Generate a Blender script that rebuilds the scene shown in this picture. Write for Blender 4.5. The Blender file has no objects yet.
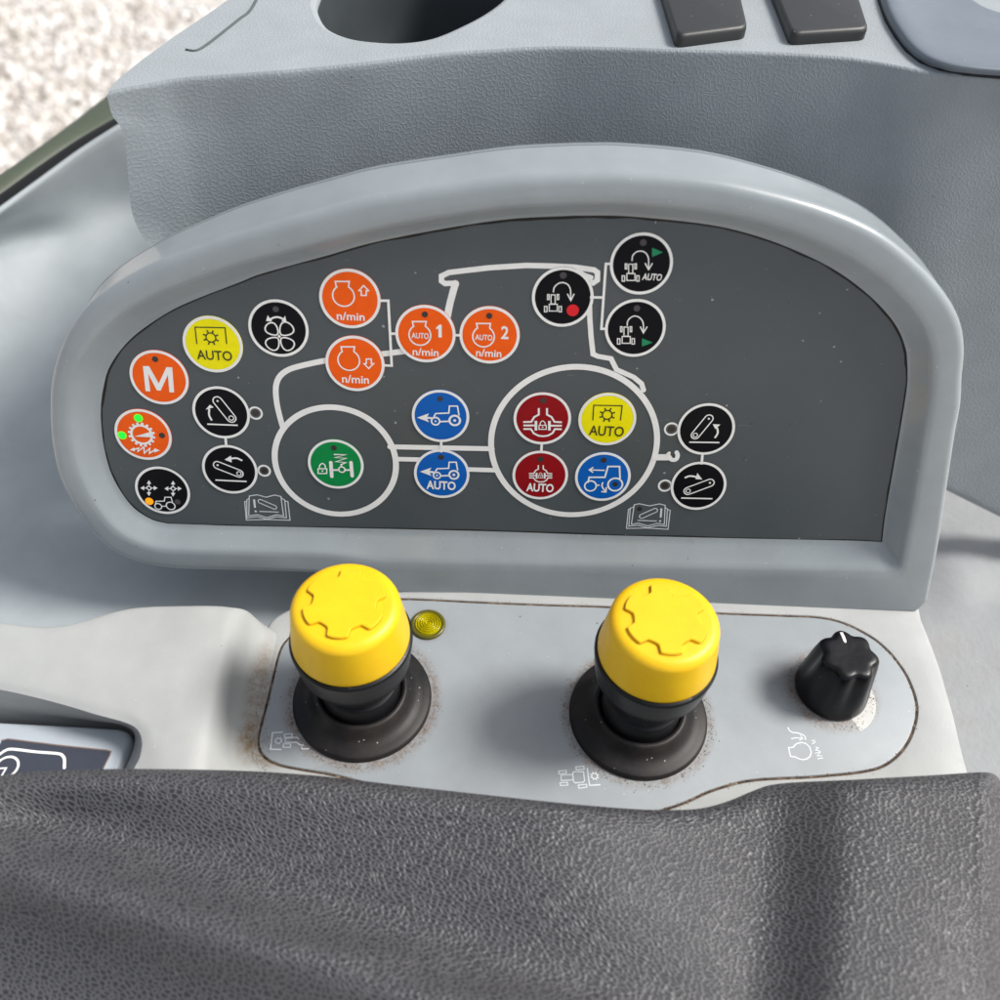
import bpy, bmesh, math, random
from mathutils import Vector, Matrix, geometry, noise
random.seed(7)
sc = bpy.context.scene
COL = sc.collection
CM = 0.01
PI = math.pi
F = 950.0                                   # focal length in pixels of a 1000 px frame

# ------------------------------------------------------------------ frame of the place
Zc = -Vector((-44, 825, F)).normalized()
nc = Vector((-.0200, .588, -1)).normalized()
Xc = Zc.cross(nc).normalized()
if Xc.x < 0: Xc = -Xc
Yc = Zc.cross(Xc)
R = Matrix((Xc, Yc, Zc))
N = R @ nc                                  # normal of the display face
U = Vector((1, 0, 0)); V = N.cross(U)       # across / up the display face
def ray(px, py): return R @ Vector(((px-500)/F, (py-500)/F, 1))
def offcam(px, py, dist):
    d = Vector(((px-500)/F, (py-500)/F, 1)); return R @ (d*(-dist/nc.dot(d)))
CAM = Vector((-offcam(500, 597, 27.5).x, -offcam(800, 604, 27.5).y, .15-offcam(800, 604, 27.5).z))
FACE0 = CAM + R @ (nc*-28.0)                # a point of the face plane
def Pn(px, py, h=0): return CAM + offcam(px, py, 28-h)          # point of the display plane raised by h
def Zp(px, py, z):
    r = ray(px, py); return CAM + r*((z-CAM.z)/r.z)
def Yp(px, py, y):
    r = ray(px, py); return CAM + r*((y-CAM.y)/r.y)
def uv(px, py):
    p = Pn(px, py)-FACE0; return (p.dot(U), p.dot(V))
def face(u, v, h): return FACE0 + U*u + V*v + N*h
def proj(p):
    q = R.transposed() @ (p-CAM); return (500+F*q.x/q.z, 500+F*q.y/q.z)

# ------------------------------------------------------------------ objects
def thing(name, loc, label, cat, group=None):
    o = bpy.data.objects.new(name, None); COL.objects.link(o)
    o.location = Vector(loc)*CM; o.empty_display_size = .01
    o['label'] = label; o['category'] = cat
    if group: o['group'] = group
    return o
def tag(o, label=None, cat=None, group=None, kind=None):
    if label: o['label'] = label
    if cat: o['category'] = cat
    if group: o['group'] = group
    if kind: o['kind'] = kind
    return o
WLOC = {}
def mesh(name, vs, fs, mat, parent=None, smooth=True, sharp=None, origin=None):
    """vs in world centimetres"""
    if parent is not None:
        o0 = WLOC[parent.name] if parent.name in WLOC else parent.location.copy()
        if parent.name not in WLOC: WLOC[parent.name] = o0
    else:
        o0 = Vector(origin)*CM if origin is not None else Vector((0, 0, 0))
    me = bpy.data.meshes.new(name)
    me.from_pydata([tuple(Vector(v)*CM-o0) for v in vs], [], fs)
    me.materials.append(mat)
    if smooth: me.polygons.foreach_set('use_smooth', [True]*len(me.polygons))
    me.update()
    if sharp is not None: me.set_sharp_from_angle(angle=math.radians(sharp))
    o = bpy.data.objects.new(name, me); COL.objects.link(o)
    if parent is not None: o.parent = parent; WLOC[o.name] = o0      # child origins coincide with the thing's base
    else: o.location = o0; WLOC[o.name] = o0
    return o
def orient(vs, fs, towards):
    """flip all faces if the mean normal points away from 'towards'"""
    s = Vector((0, 0, 0))
    for f in fs:
        a, b, c = (Vector(vs[f[i]]) for i in (0, 1, 2)); s += (b-a).cross(c-a)
    return fs if s.dot(Vector(towards)) > 0 else [tuple(reversed(f)) for f in fs]

def cr(p0, p1, p2, p3, t):
    # centripetal-ish Catmull-Rom
    return 0.5*((2*p1)+(p2-p0)*t+(2*p0-5*p1+4*p2-p3)*t*t+(3*p1-p0-3*p2+p3)*t**3)
def spline(pts, n, closed=False):
    """evenly spaced n points (open: n incl. both ends) along a Catmull-Rom curve"""
    pts = [Vector(p) for p in pts]; m = len(pts); dense = []
    segs = m if closed else m-1
    for i in range(segs):
        if closed: a, b, c, d = pts[(i-1) % m], pts[i], pts[(i+1) % m], pts[(i+2) % m]
        else:
            b, c = pts[i], pts[i+1]
            a = pts[i-1] if i > 0 else b*2-c
            d = pts[i+2] if i+2 < m else c*2-b
        for k in range(14): dense.append(cr(a, b, c, d, k/14))
    dense.append(pts[0] if closed else pts[-1])
    L = [0]
    for i in range(1, len(dense)): L.append(L[-1]+(dense[i]-dense[i-1]).length)
    out = []; j = 0; cnt = n if closed else n-1
    for k in range(n):
        s = L[-1]*k/cnt
        while j < len(L)-2 and L[j+1] < s: j += 1
        t = (s-L[j])/max(1e-9, L[j+1]-L[j]); out.append(dense[j].lerp(dense[j+1], min(1, t)))
    return out
def net(ctrl, sub=6, subv=None):
    """ctrl: rows of world points -> smooth grid (verts, faces, nrows, ncols)"""
    subv = subv or sub
    def exp(row, s):
        m = len(row); o = []
        for i in range(m-1):
            b, c = row[i], row[i+1]
            a = row[i-1] if i > 0 else b*2-c
            d = row[i+2] if i+2 < m else c*2-b
            # limit overshoot on uneven spacing
            l1 = (c-b).length
            a = b+(a-b)*min(1, 1.6*l1/max(1e-6, (a-b).length)); d = c+(d-c)*min(1, 1.6*l1/max(1e-6, (d-c).length))
            for k in range(s): o.append(cr(a, b, c, d, k/s))
        o.append(row[-1]); return o
    rows = [exp([Vector(p) for p in r], sub) for r in ctrl]
    cols = [exp([rows[i][j] for i in range(len(rows))], subv) for j in range(len(rows[0]))]
    nr, ncx = len(cols[0]), len(cols)
    vs = [cols[j][i] for i in range(nr) for j in range(ncx)]
    fs = [(i*ncx+j, i*ncx+j+1, (i+1)*ncx+j+1, (i+1)*ncx+j) for i in range(nr-1) for j in range(ncx-1)]
    return vs, fs, nr, ncx
def loft(rings, closed=True, cap0=False, cap1=False):
    n = len(rings[0]); vs = [p for r in rings for p in r]; fs = []
    for i in range(len(rings)-1):
        for j in range(n if closed else n-1):
            k = (j+1) % n
            fs.append((i*n+j, i*n+k, (i+1)*n+k, (i+1)*n+j))
    if cap0: fs.append(tuple(reversed(range(n))))
    if cap1: fs.append(tuple((len(rings)-1)*n+j for j in range(n)))
    return vs, fs
def lathe(c, prof, n=96, wob=None):
    c = Vector(c); rings = []
    for r, z in prof:
        rr = max(r, 1e-4)
        rings.append([c+Vector((rr*math.cos(2*PI*k/n)*(wob(k/n, z) if wob else 1), rr*math.sin(2*PI*k/n)*(wob(k/n, z) if wob else 1), z)) for k in range(n)])
    return loft(rings)
def tube(path, r, n=8):
    path = [Vector(p) for p in path]; rings = []
    for i, p in enumerate(path):
        t = (path[min(i+1, len(path)-1)]-path[max(i-1, 0)]).normalized()
        a = t.cross(Vector((0, 0, 1)));
        if a.length < 1e-3: a = t.cross(Vector((0, 1, 0)))
        a.normalize(); b = t.cross(a)
        rings.append([p+a*r*math.cos(2*PI*k/n)+b*r*math.sin(2*PI*k/n) for k in range(n)])
    return loft(rings, True, True, True)

# ------------------------------------------------------------------ materials
def sl(c):   # sRGB 0-255 -> linear
    return tuple(((x/255)/12.92 if x/255 <= .04045 else ((x/255+.055)/1.055)**2.4) for x in c)+(1,)
class M_:
    def __init__(s, name):
        s.m = bpy.data.materials.new(name); s.m.use_nodes = True
        s.t = s.m.node_tree; s.b = s.t.nodes['Principled BSDF']; s.x = -300
        s.tc = s.t.nodes.new('ShaderNodeTexCoord').outputs['Object']
    def n(s, typ, **kw):
        o = s.t.nodes.new(typ)
        for k, v in kw.items(): setattr(o, k, v)
        return o
    def l(s, a, b): s.t.links.new(a, b)
    def noise(s, scale, detail=3, rough=.5, vec=None, dist=0):
        o = s.n('ShaderNodeTexNoise'); o.inputs['Scale'].default_value = scale
        o.inputs['Detail'].default_value = detail; o.inputs['Roughness'].default_value = rough
        o.inputs['Distortion'].default_value = dist
        s.l(vec or s.tc, o.inputs['Vector']); return o
    def ramp(s, fac, stops, interp='LINEAR'):
        o = s.n('ShaderNodeValToRGB'); e = o.color_ramp.elements; o.color_ramp.interpolation = interp
        while len(e) < len(stops): e.new(.5)
        for i, (p, c) in enumerate(stops):
            e[i].position = p; e[i].color = c if len(c) == 4 else tuple(c)+(1,)
        s.l(fac, o.inputs['Fac']); return o.outputs['Color']
    def mix(s, fac, a, b, mode='MIX'):
        o = s.n('ShaderNodeMix', data_type='RGBA', blend_type=mode)
        for sock, v in ((o.inputs[0], fac), (o.inputs[6], a), (o.inputs[7], b)):
            if hasattr(v, 'links') or hasattr(v, 'is_output'): s.l(v, sock)
            else: sock.default_value = v
        return o.outputs[2]
    def math(s, op, a, b=None, c=None, clamp=False):
        o = s.n('ShaderNodeMath', operation=op); o.use_clamp = clamp
        for i, v in enumerate((a, b, c)):
            if v is None: continue
            if hasattr(v, 'links'): s.l(v, o.inputs[i])
            else: o.inputs[i].default_value = v
        return o.outputs[0]
    def bump(s, h, dist, strength=1, prev=None):
        o = s.n('ShaderNodeBump'); o.inputs['Distance'].default_value = dist; o.inputs['Strength'].default_value = strength
        s.l(h, o.inputs['Height'])
        if prev: s.l(prev, o.inputs['Normal'])
        return o.outputs['Normal']
    def base(s, c):
        if isinstance(c, tuple): s.b.inputs['Base Color'].default_value = c
        else: s.l(c, s.b.inputs['Base Color'])
    def mapped(s, scale, rot=(0, 0, 0)):
        o = s.n('ShaderNodeMapping'); o.inputs['Scale'].default_value = scale; o.inputs['Rotation'].default_value = rot
        s.l(s.tc, o.inputs['Vector']); return o.outputs[0]
def crackle(s, scale, vec=None, warp=.35, wscale=None, lo=.02, hi=.16):
    """leather grain: height rises from the creases between irregular cells"""
    nz = s.noise(wscale or scale*.8, 2, .5, vec)
    v = s.n('ShaderNodeVectorMath', operation='MULTIPLY_ADD')
    s.l(nz.outputs['Color'], v.inputs[0]); v.inputs[1].default_value = (warp/scale,)*3; s.l(vec or s.tc, v.inputs[2])
    vo = s.n('ShaderNodeTexVoronoi', feature='DISTANCE_TO_EDGE', voronoi_dimensions='2D'); vo.inputs['Scale'].default_value = scale
    s.l(v.outputs[0], vo.inputs['Vector'])
    mr = s.n('ShaderNodeMapRange', interpolation_type='SMOOTHSTEP'); s.l(vo.outputs['Distance'], mr.inputs['Value'])
    mr.inputs['From Min'].default_value = lo; mr.inputs['From Max'].default_value = hi
    return mr.outputs[0]
def speck(s, base, col, scale, thr, soft=.015, amt=1.0):
    """sparse specks of dust / flecks lying on the surface"""
    vo = s.n('ShaderNodeTexVoronoi', feature='F1'); vo.inputs['Scale'].default_value = scale
    jn = s.noise(scale*5, 2, .7); jv = s.n('ShaderNodeVectorMath', operation='MULTIPLY_ADD'); s.l(jn.outputs['Color'], jv.inputs[0]); jv.inputs[1].default_value = (.22/scale,)*3; s.l(s.tc, jv.inputs[2]); s.l(jv.outputs[0], vo.inputs['Vector'])
    w = s.n('ShaderNodeSeparateColor'); s.l(vo.outputs['Color'], w.inputs[0])
    size = s.math('MULTIPLY', s.math('POWER', w.outputs[0], 9.0), thr)
    f = s.math('MULTIPLY', s.math('LESS_THAN', vo.outputs['Distance'], size), amt)
    return s.mix(f, base, col)
def plastic(name, col, rough=.45, grain=None, gd=.00006, dirt=0.0, spec=.5, flecks=True, noisebump=900, nb=.00001, coat=0, upright=False):
    s = M_(name)
    c = sl(col)
    nz = s.noise(60, 4, .6)
    dark = tuple(x*.93 for x in c[:3])+(1,); lite = tuple(min(1, x*1.05) for x in c[:3])+(1,)
    bc = s.ramp(nz.outputs['Fac'], [(.3, dark), (.7, lite)])
    if dirt:
        d = s.noise(22, 6, .7); dm = s.ramp(d.outputs['Fac'], [(.5, (0, 0, 0)), (.8, (dirt,)*3)])
        bc = s.mix(dm, bc, sl((120, 104, 84)))
    if flecks:
        bc = speck(s, bc, sl((215, 215, 210)), 520, .14, amt=.45)
        bc = speck(s, bc, sl((40, 38, 36)), 260, .09, amt=.6)
    s.base(bc)
    rn = s.noise(130, 4, .6)
    mr = s.n('ShaderNodeMapRange'); s.l(rn.outputs['Fac'], mr.inputs['Value'])
    mr.inputs['To Min'].default_value = rough-.08; mr.inputs['To Max'].default_value = rough+.1
    s.l(mr.outputs[0], s.b.inputs['Roughness'])
    s.b.inputs['Specular IOR Level'].default_value = spec
    fine = s.noise(noisebump*2, 3, .6)
    nrm = s.bump(fine.outputs['Fac'], nb)
    if grain: nrm = s.bump(s.math('SUBTRACT', 1.0, crackle(s, grain, s.mapped((1, 1, 1), (math.radians(-90), 0, 0)) if upright else None, 1.9, grain*.4, .0, .26)), gd, 1, nrm)
    s.l(nrm, s.b.inputs['Normal'])
    if coat: s.b.inputs['Coat Weight'].default_value = coat; s.b.inputs['Coat Roughness'].default_value = .12
    return s
def flat(name, col, rough=.5, spec=.4, emis=0):
    s = M_(name); c = sl(col)
    nz = s.noise(240, 4, .65)
    s.base(s.ramp(nz.outputs['Fac'], [(.3, tuple(x*.92 for x in c[:3])+(1,)), (.7, c)]))
    s.b.inputs['Roughness'].default_value = rough; s.b.inputs['Specular IOR Level'].default_value = spec
    if emis:
        s.b.inputs['Emission Color'].default_value = c; s.b.inputs['Emission Strength'].default_value = emis
    return s.m
MAT = {}
MAT['frame'] = plastic('grey_semi_gloss_plastic', (147, 154, 158), .34, coat=.35, nb=.00004).m
s = plastic('grey_grained_plastic', (133, 140, 145), .5, grain=640, gd=.00006, upright=True, spec=.5); MAT['wall'] = s.m
MAT['top'] = plastic('lit_grained_plastic', (156, 162, 166), .5, grain=700, gd=.00005).m  # same plastic as the wall, brighter light on top painted into the colour
MAT['tray'] = plastic('smooth_pale_grey_plastic', (162, 169, 173), .6, flecks=False).m
MAT['seatside'] = plastic('dusty_grey_side_cover', (146, 148, 150), .65, noisebump=160, nb=.0003, dirt=.3).m
MAT['dish'] = plastic('blue_grey_smooth_plastic', (110, 119, 129), .4).m
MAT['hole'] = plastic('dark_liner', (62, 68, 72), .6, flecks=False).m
MAT['pad'] = plastic('pad_rubber', (42, 43, 44), .42).m
MAT['seal'] = flat('black_rubber_seal', (14, 15, 17), .6)
MAT['strip'] = flat('olive_grey_edge_strip', (82, 90, 76), .5)
MAT['white'] = flat('white_print', (247, 246, 243), .42)
MAT['pwhite'] = flat('pale_print', (226, 230, 232), .5)
MAT['orange'] = flat('orange_print', (254, 98, 12), .38, .2)
MAT['red'] = flat('dark_red_print', (150, 6, 18), .38, .2)
MAT['blue'] = flat('blue_print', (4, 98, 190), .38, .2)
MAT['green'] = flat('green_print', (6, 142, 72), .38, .2)
MAT['yellow'] = flat('yellow_print', (254, 242, 4), .38, .2)
MAT['black'] = flat('black_print', (9, 10, 16), .35, .15)
MAT['olive'] = flat('dark_olive_print', (58, 58, 20), .45)
MAT['gtri'] = flat('green_mark', (14, 140, 92), .4)
MAT['rdot'] = flat('red_mark', (228, 16, 34), .4)
MAT['led_off'] = flat('led_window_dark', (58, 50, 46), .25)
MAT['led_grey'] = flat('led_window_grey', (74, 70, 74), .25)
MAT['led_green'] = flat('lit_green_led', (20, 240, 50), .3, emis=.55)
MAT['led_lime'] = flat('lit_led_halo', (150, 220, 30), .3, emis=.25)
MAT['led_amber'] = flat('lit_amber_led', (255, 150, 10), .3, emis=.5)
MAT['dirtline'] = None

# face of the display: slate grey satin foil with specks
s = M_('slate_foil'); nz = s.noise(30, 5, .6)
bc = s.ramp(nz.outputs['Fac'], [(.3, sl((73, 80, 84))), (.7, sl((79, 85, 88)))])
bc = speck(s, bc, sl((200, 205, 205)), 300, .13, amt=.5)
bc = speck(s, bc, sl((150, 155, 155)), 700, .16, amt=.4)
bc = speck(s, bc, sl((28, 30, 34)), 240, .10, amt=.5)
# a few fine straight scratches
for k, (rz, sx) in enumerate(((.5, 1), (1.3, 1), (2.3, 1))):
    mv = s.mapped((60, 60, 900), (0, rz, 0)); sn = s.noise(1.0, 2, .5, mv)
    ms = s.noise(45+k*13, 2, .5)
    f = s.math('MULTIPLY', s.math('GREATER_THAN', sn.outputs['Fac'], .765), s.math('GREATER_THAN', ms.outputs['Fac'], .6))
    bc = s.mix(s.math('MULTIPLY', f, .22), bc, sl((150, 155, 155)))
s.base(bc); s.b.inputs['Roughness'].default_value = .42
s.l(s.bump(s.noise(2500, 2, .5).outputs['Fac'], .00001), s.b.inputs['Normal'])
MAT['face'] = s.m

# leather of the armrest
s = M_('charcoal_leatherette')
vec = s.mapped((1, 1.0, 1), (0, 0, math.radians(18)))
o = s.n('ShaderNodeMapping'); o.inputs['Scale'].default_value = (.66, 1.3, 1); s.l(vec, o.inputs['Vector']); vec = o.outputs[0]
g1 = crackle(s, 860, vec, 1.6, 240, .0, .38); g2 = s.noise(1900, 2, .6).outputs['Fac']
hh = s.math('ADD', g1, s.math('MULTIPLY', g2, .25))
cre = s.ramp(g1, [(0, sl((88, 88, 91))), (.6, sl((61, 61, 65))), (1, sl((47, 47, 51)))])
big = s.noise(14, 4, .6)
bc = s.mix(s.ramp(big.outputs['Fac'], [(.45, (0, 0, 0)), (.8, (.07,)*3)]), cre, sl((124, 116, 104)))
bc = speck(s, bc, sl((215, 210, 205)), 200, .07, amt=.8)
s.base(bc)
rr = s.ramp(s.noise(90, 4, .6).outputs['Fac'], [(.3, (.36,)*3), (.7, (.50,)*3)]); s.l(rr, s.b.inputs['Roughness'])
s.l(s.bump(s.math('SUBTRACT', 1.0, hh), .00018, 1), s.b.inputs['Normal'])
MAT['leather'] = s.m

# knob plastics
s = M_('yellow_matt_cap'); nz = s.noise(70, 5, .65)
bc = s.ramp(nz.outputs['Fac'], [(.3, sl((240, 188, 8))), (.7, sl((246, 201, 16)))])
bc = speck(s, bc, sl((70, 60, 20)), 330, .07, amt=.8); s.base(bc)
s.b.inputs['Roughness'].default_value = .42; s.b.inputs['Subsurface Weight'].default_value = .08
s.b.inputs['Subsurface Radius'].default_value = (.002, .001, .0005); s.b.inputs['Subsurface Scale'].default_value = .5
s.l(s.bump(s.noise(2200, 3, .6).outputs['Fac'], .00002), s.b.inputs['Normal']); MAT['cap'] = s.m
def blackplastic(name, rough, dust, lo=.55, hi=.75, spec=.35):
    s = M_(name); nz = s.noise(35, 6, .7)
    bc = s.mix(s.ramp(nz.outputs['Fac'], [(lo, (0, 0, 0)), (hi, (dust,)*3)]), sl((15, 15, 19)), sl((104, 92, 82)))
    bc = speck(s, bc, sl((200, 190, 178)), 700, .20, amt=.75*min(1, dust*3)); s.base(bc)
    s.b.inputs['Roughness'].default_value = rough; s.b.inputs['Specular IOR Level'].default_value = spec
    s.l(s.bump(s.noise(1800, 3, .6).outputs['Fac'], .00003), s.b.inputs['Normal']); return s.m
MAT['bk_flange'] = blackplastic('dusty_black_rubber', .5, .28, .42, .8)
MAT['bk_stem'] = blackplastic('black_rubber', .5, .05)
MAT['bk_collar'] = blackplastic('black_collar', .38, .08)
MAT['bk_rot'] = blackplastic('glossy_black_knob', .3, .04, spec=.28)

# crumbs
s = M_('soil_grains'); nz = s.noise(700, 2, .5)
s.base(s.ramp(nz.outputs['Fac'], [(.3, sl((78, 62, 48))), (.5, sl((132, 110, 86))), (.7, sl((200, 184, 160)))]))
s.b.inputs['Roughness'].default_value = .9; MAT['soil'] = s.m
# groove filled with grime
s = M_('grimy_groove'); nz = s.noise(260, 5, .7)
s.base(s.ramp(nz.outputs['Fac'], [(.35, sl((44, 34, 28))), (.55, sl((92, 74, 60))), (.72, sl((164, 148, 128)))]))
s.b.inputs['Roughness'].default_value = .9; s.l(s.bump(nz.outputs['Fac'], .0003), s.b.inputs['Normal']); MAT['groove'] = s.m

# lens of the indicator lamp
s = M_('amber_lens'); s.base(sl((226, 214, 0))); s.b.inputs['Roughness'].default_value = .12
s.b.inputs['Transmission Weight'].default_value = .5; s.b.inputs['IOR'].default_value = 1.45
s.b.inputs['Subsurface Weight'].default_value = .2; s.b.inputs['Subsurface Radius'].default_value = (.002, .002, .0004)
MAT['lens'] = s.m
MAT['lensrim'] = flat('dirty_yellow_rim', (92, 88, 26), .3)

# ================================================================== DISPLAY PANEL
panel = thing('display_panel', (0, 1.5, 0), 'grey half-moon control panel with a slate face full of round coloured symbol buttons', 'control panel')
SEAM = -1.15
oA = [(911, 605, 0), (850, 603.6, 0), (720, 600, 0), (600, 596, 0), (480, 591.5, 0), (405, 589, 0), (380, 584, 0), (356, 574, 0), (330, 568.5, 0), (280, 566.5, 0), (230, 565.5, 0), (180, 564, 0)]
oB = [(180, 564, 0), (152, 560.5, 0), (124, 551, 0), (100, 534, 0), (80, 508, 0), (62, 474, 0), (53.5, 440, 0), (51, 410, 0)]
oC = [(51, 410, 0), (52, 385, -.05), (57, 358, -.1), (70, 326, -.3), (92, 293.5, -.55), (114, 273, -.8), (136, 257, -1), (170, 237, SEAM), (200, 224, SEAM), (237.5, 208.5, SEAM), (287.5, 192.5, SEAM), (325, 182, SEAM), (375, 169, SEAM), (450, 157.3, SEAM), (512, 149, SEAM), (575, 145.5, SEAM)]
oD = [(575, 145.5, SEAM), (625, 145.8, SEAM), (700, 153, SEAM), (760, 167, SEAM), (820, 187, SEAM), (868, 211.5, SEAM), (908, 246, -1), (938, 280, -.6), (956, 311, -.3), (963, 342, -.1), (962, 372, 0)]
oE = [(962, 372, 0), (960, 400, 0), (954, 430, 0), (944, 490, 0), (936, 538, 0), (927, 580, 0), (922.5, 600, 0)]
iA = [(882, 542), (850, 540.5), (725, 538), (600, 535), (480, 531), (300, 527), (230, 525.7), (200, 524.6), (168, 523.6)]
iB = [(168, 523.6), (152, 519.5), (134, 508), (120, 490), (110, 470), (103.5, 444), (101, 420), (101, 405)]
iC = [(101, 405), (103, 390), (109, 368), (124, 346), (144, 328), (180, 306), (240, 282), (262, 273.5), (325, 256), (375, 242), (450, 227.5), (512, 218.7), (575, 215.5)]
iD = [(575, 215.5), (625, 216), (700, 223.3), (745, 232.5), (790, 248), (835, 270), (871, 297), (895, 324), (905.5, 348), (907.5, 368)]
iE = [(907.5, 368), (906.5, 390), (898, 442), (886, 510), (882, 542)]
def o_uv(p):
    q = Pn(*p)-FACE0; return Vector((q.dot(U), q.dot(V)))
def cont(segs, ns, f):
    out = []
    for s_, n_ in zip(segs, ns):
        q = spline([f(p) for p in s_], n_+1); out += q[:-1]
    return out
NS = (60, 40, 90, 90, 40)
oc = cont((oA, oB, oC, oD, oE), NS, o_uv)
ic = cont((iA, iB, iC, iD, iE), NS, lambda p: Vector(uv(*p)))
# close the outer contour round the lower right corner with a small radius
nO = len(oc)
TOT = sum(NS)
def seg_at(j):
    a = 0
    for k, n_ in enumerate(NS):
        if j < a+n_: return k, (j-a)/n_
        a += n_
def chf(j):      # width of the inner chamfer as a fraction of the frame width
    k, t = seg_at(j)
    sm = lambda x: x*x*(3-2*x)
    return [.31+.10*sm(t), .41+.06*t, .47-.22*sm(min(1, t*1.5)), .25+.08*sm(t), .33-.02*t][k]
def ring_out(off, h):
    """outer contour moved inward by off (cm)"""
    r = []
    for j in range(nO):
        d = (ic[j]-oc[j]); a = oc[(j-1) % nO]; b = oc[(j+1) % nO]
        t = (b-a).normalized(); nn = Vector((-t.y, t.x))
        if nn.dot(d) < 0: nn = -nn
        w = nn
        if j in (0, nO-1): w = (nn+d.normalized()*.3).normalized()
        r.append(face(oc[j].x+w.x*off, oc[j].y+w.y*off, h))
    return r
def ring_mix(f, h):
    return [face(*(ic[j].lerp(oc[j], f(j) if callable(f) else f)), h) for j in range(nO)]
H = .5
rf = .42
def fil(j):    # the left and upper side have a broader rounding than the right and the bottom
    k, t = seg_at(j); sm = lambda x: x*x*(3-2*x)
    return [.20+.18*sm(t), .38+.10*t, .48, .48-.1*sm(t), .38-.18*t][k]
def draft(j):
    k, t = seg_at(j); sm = lambda x: x*x*(3-2*x)
    return [.02, .02+.06*t, .08+.34*sm(min(1, t*1.6)), .42-.30*sm(t), .12-.08*t][k]
def ring_d(f, h):
    a = ring_out(0, h); b = ring_out(1.0, h)
    return [p.lerp(q, f*draft(j)) for j, (p, q) in enumerate(zip(a, b))]
rings = [ring_out(0, SEAM), ring_d(.05, SEAM+.05), ring_d(.55, -.45)]
for a in range(0, 8):
    th = a/7*PI/2; r = []
    for j in range(nO):
        rad = fil(j)*.8; d = (ic[j]-oc[j]); A = oc[(j-1) % nO]; B = oc[(j+1) % nO]
        t = (B-A).normalized(); nn = Vector((-t.y, t.x))
        if nn.dot(d) < 0: nn = -nn
        off = draft(j)+rad*(1-math.cos(th)); hz = H-rad*.85+rad*.85*math.sin(th)
        r.append(face(oc[j].x+nn.x*off, oc[j].y+nn.y*off, hz))
    rings.append(r)
c1 = lambda j: min(chf(j)+.07, .66)
rings.append(ring_mix(lambda j: min(chf(j)+.16, .70), H+.012))
rings.append(ring_mix(lambda j: chf(j)+.05, H+.005))
rings.append(ring_mix(lambda j: chf(j), H-.035))
rings.append(ring_mix(lambda j: chf(j)*.86, H-.10))
rings.append(ring_mix(lambda j: chf(j)*.30, .09))
rings.append(ring_mix(lambda j: chf(j)*.12, .03))
rings.append(ring_mix(0.0, .012))
rings.append(ring_mix(0.0, -.12))
vs, fs = loft(rings)
bez = mesh('bezel', vs, orient(vs, fs, N), MAT['frame'], panel, True, 42)
# shell behind, separated by the thin seam
rings = [ring_out(.10, SEAM-.001), ring_out(.05, SEAM-.035), ring_out(-.02, SEAM-.045), ring_out(-.03, SEAM-.09), ring_out(.0, SEAM-.5), ring_out(.5, SEAM-1.6), ring_out(1.6, SEAM-2.4)]
vs, fs = loft(rings, True, False, True); mesh('back_shell', vs, [tuple(reversed(f)) for f in fs], MAT['frame'], panel, True, 40)
rings = [ring_out(.07, SEAM+.05), ring_out(.07, SEAM-.08)]
vs, fs = loft(rings); mesh('seam', vs, fs, MAT['seal'], panel)
# face foil: a slightly larger slab under the bezel's inner lip
rg = [face(*(ic[j].lerp(oc[j], .03)), 0) for j in range(nO)]; rb = [face(*(ic[j].lerp(oc[j], .03)), -.15) for j in range(nO)]
vs, fs = loft([rb, rg], True, False, True); facep = mesh('face_plate', vs, orient(vs, fs[-1:], N) and fs, MAT['face'], panel, False)
# grime between foil and bezel, widened along the upper edge as painted contact shade
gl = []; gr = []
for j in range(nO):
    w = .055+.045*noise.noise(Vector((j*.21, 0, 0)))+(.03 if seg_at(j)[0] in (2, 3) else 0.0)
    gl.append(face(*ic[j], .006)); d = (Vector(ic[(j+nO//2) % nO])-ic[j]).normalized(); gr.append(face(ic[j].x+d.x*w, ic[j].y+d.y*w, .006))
vs, fs = loft([gl, gr]); MAT['shadowgap'] = flat('dark_grime_shade', (34, 31, 28), .8)
mesh('edge_grime_shade', vs, orient(vs, fs, N), MAT['shadowgap'], panel)

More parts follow.
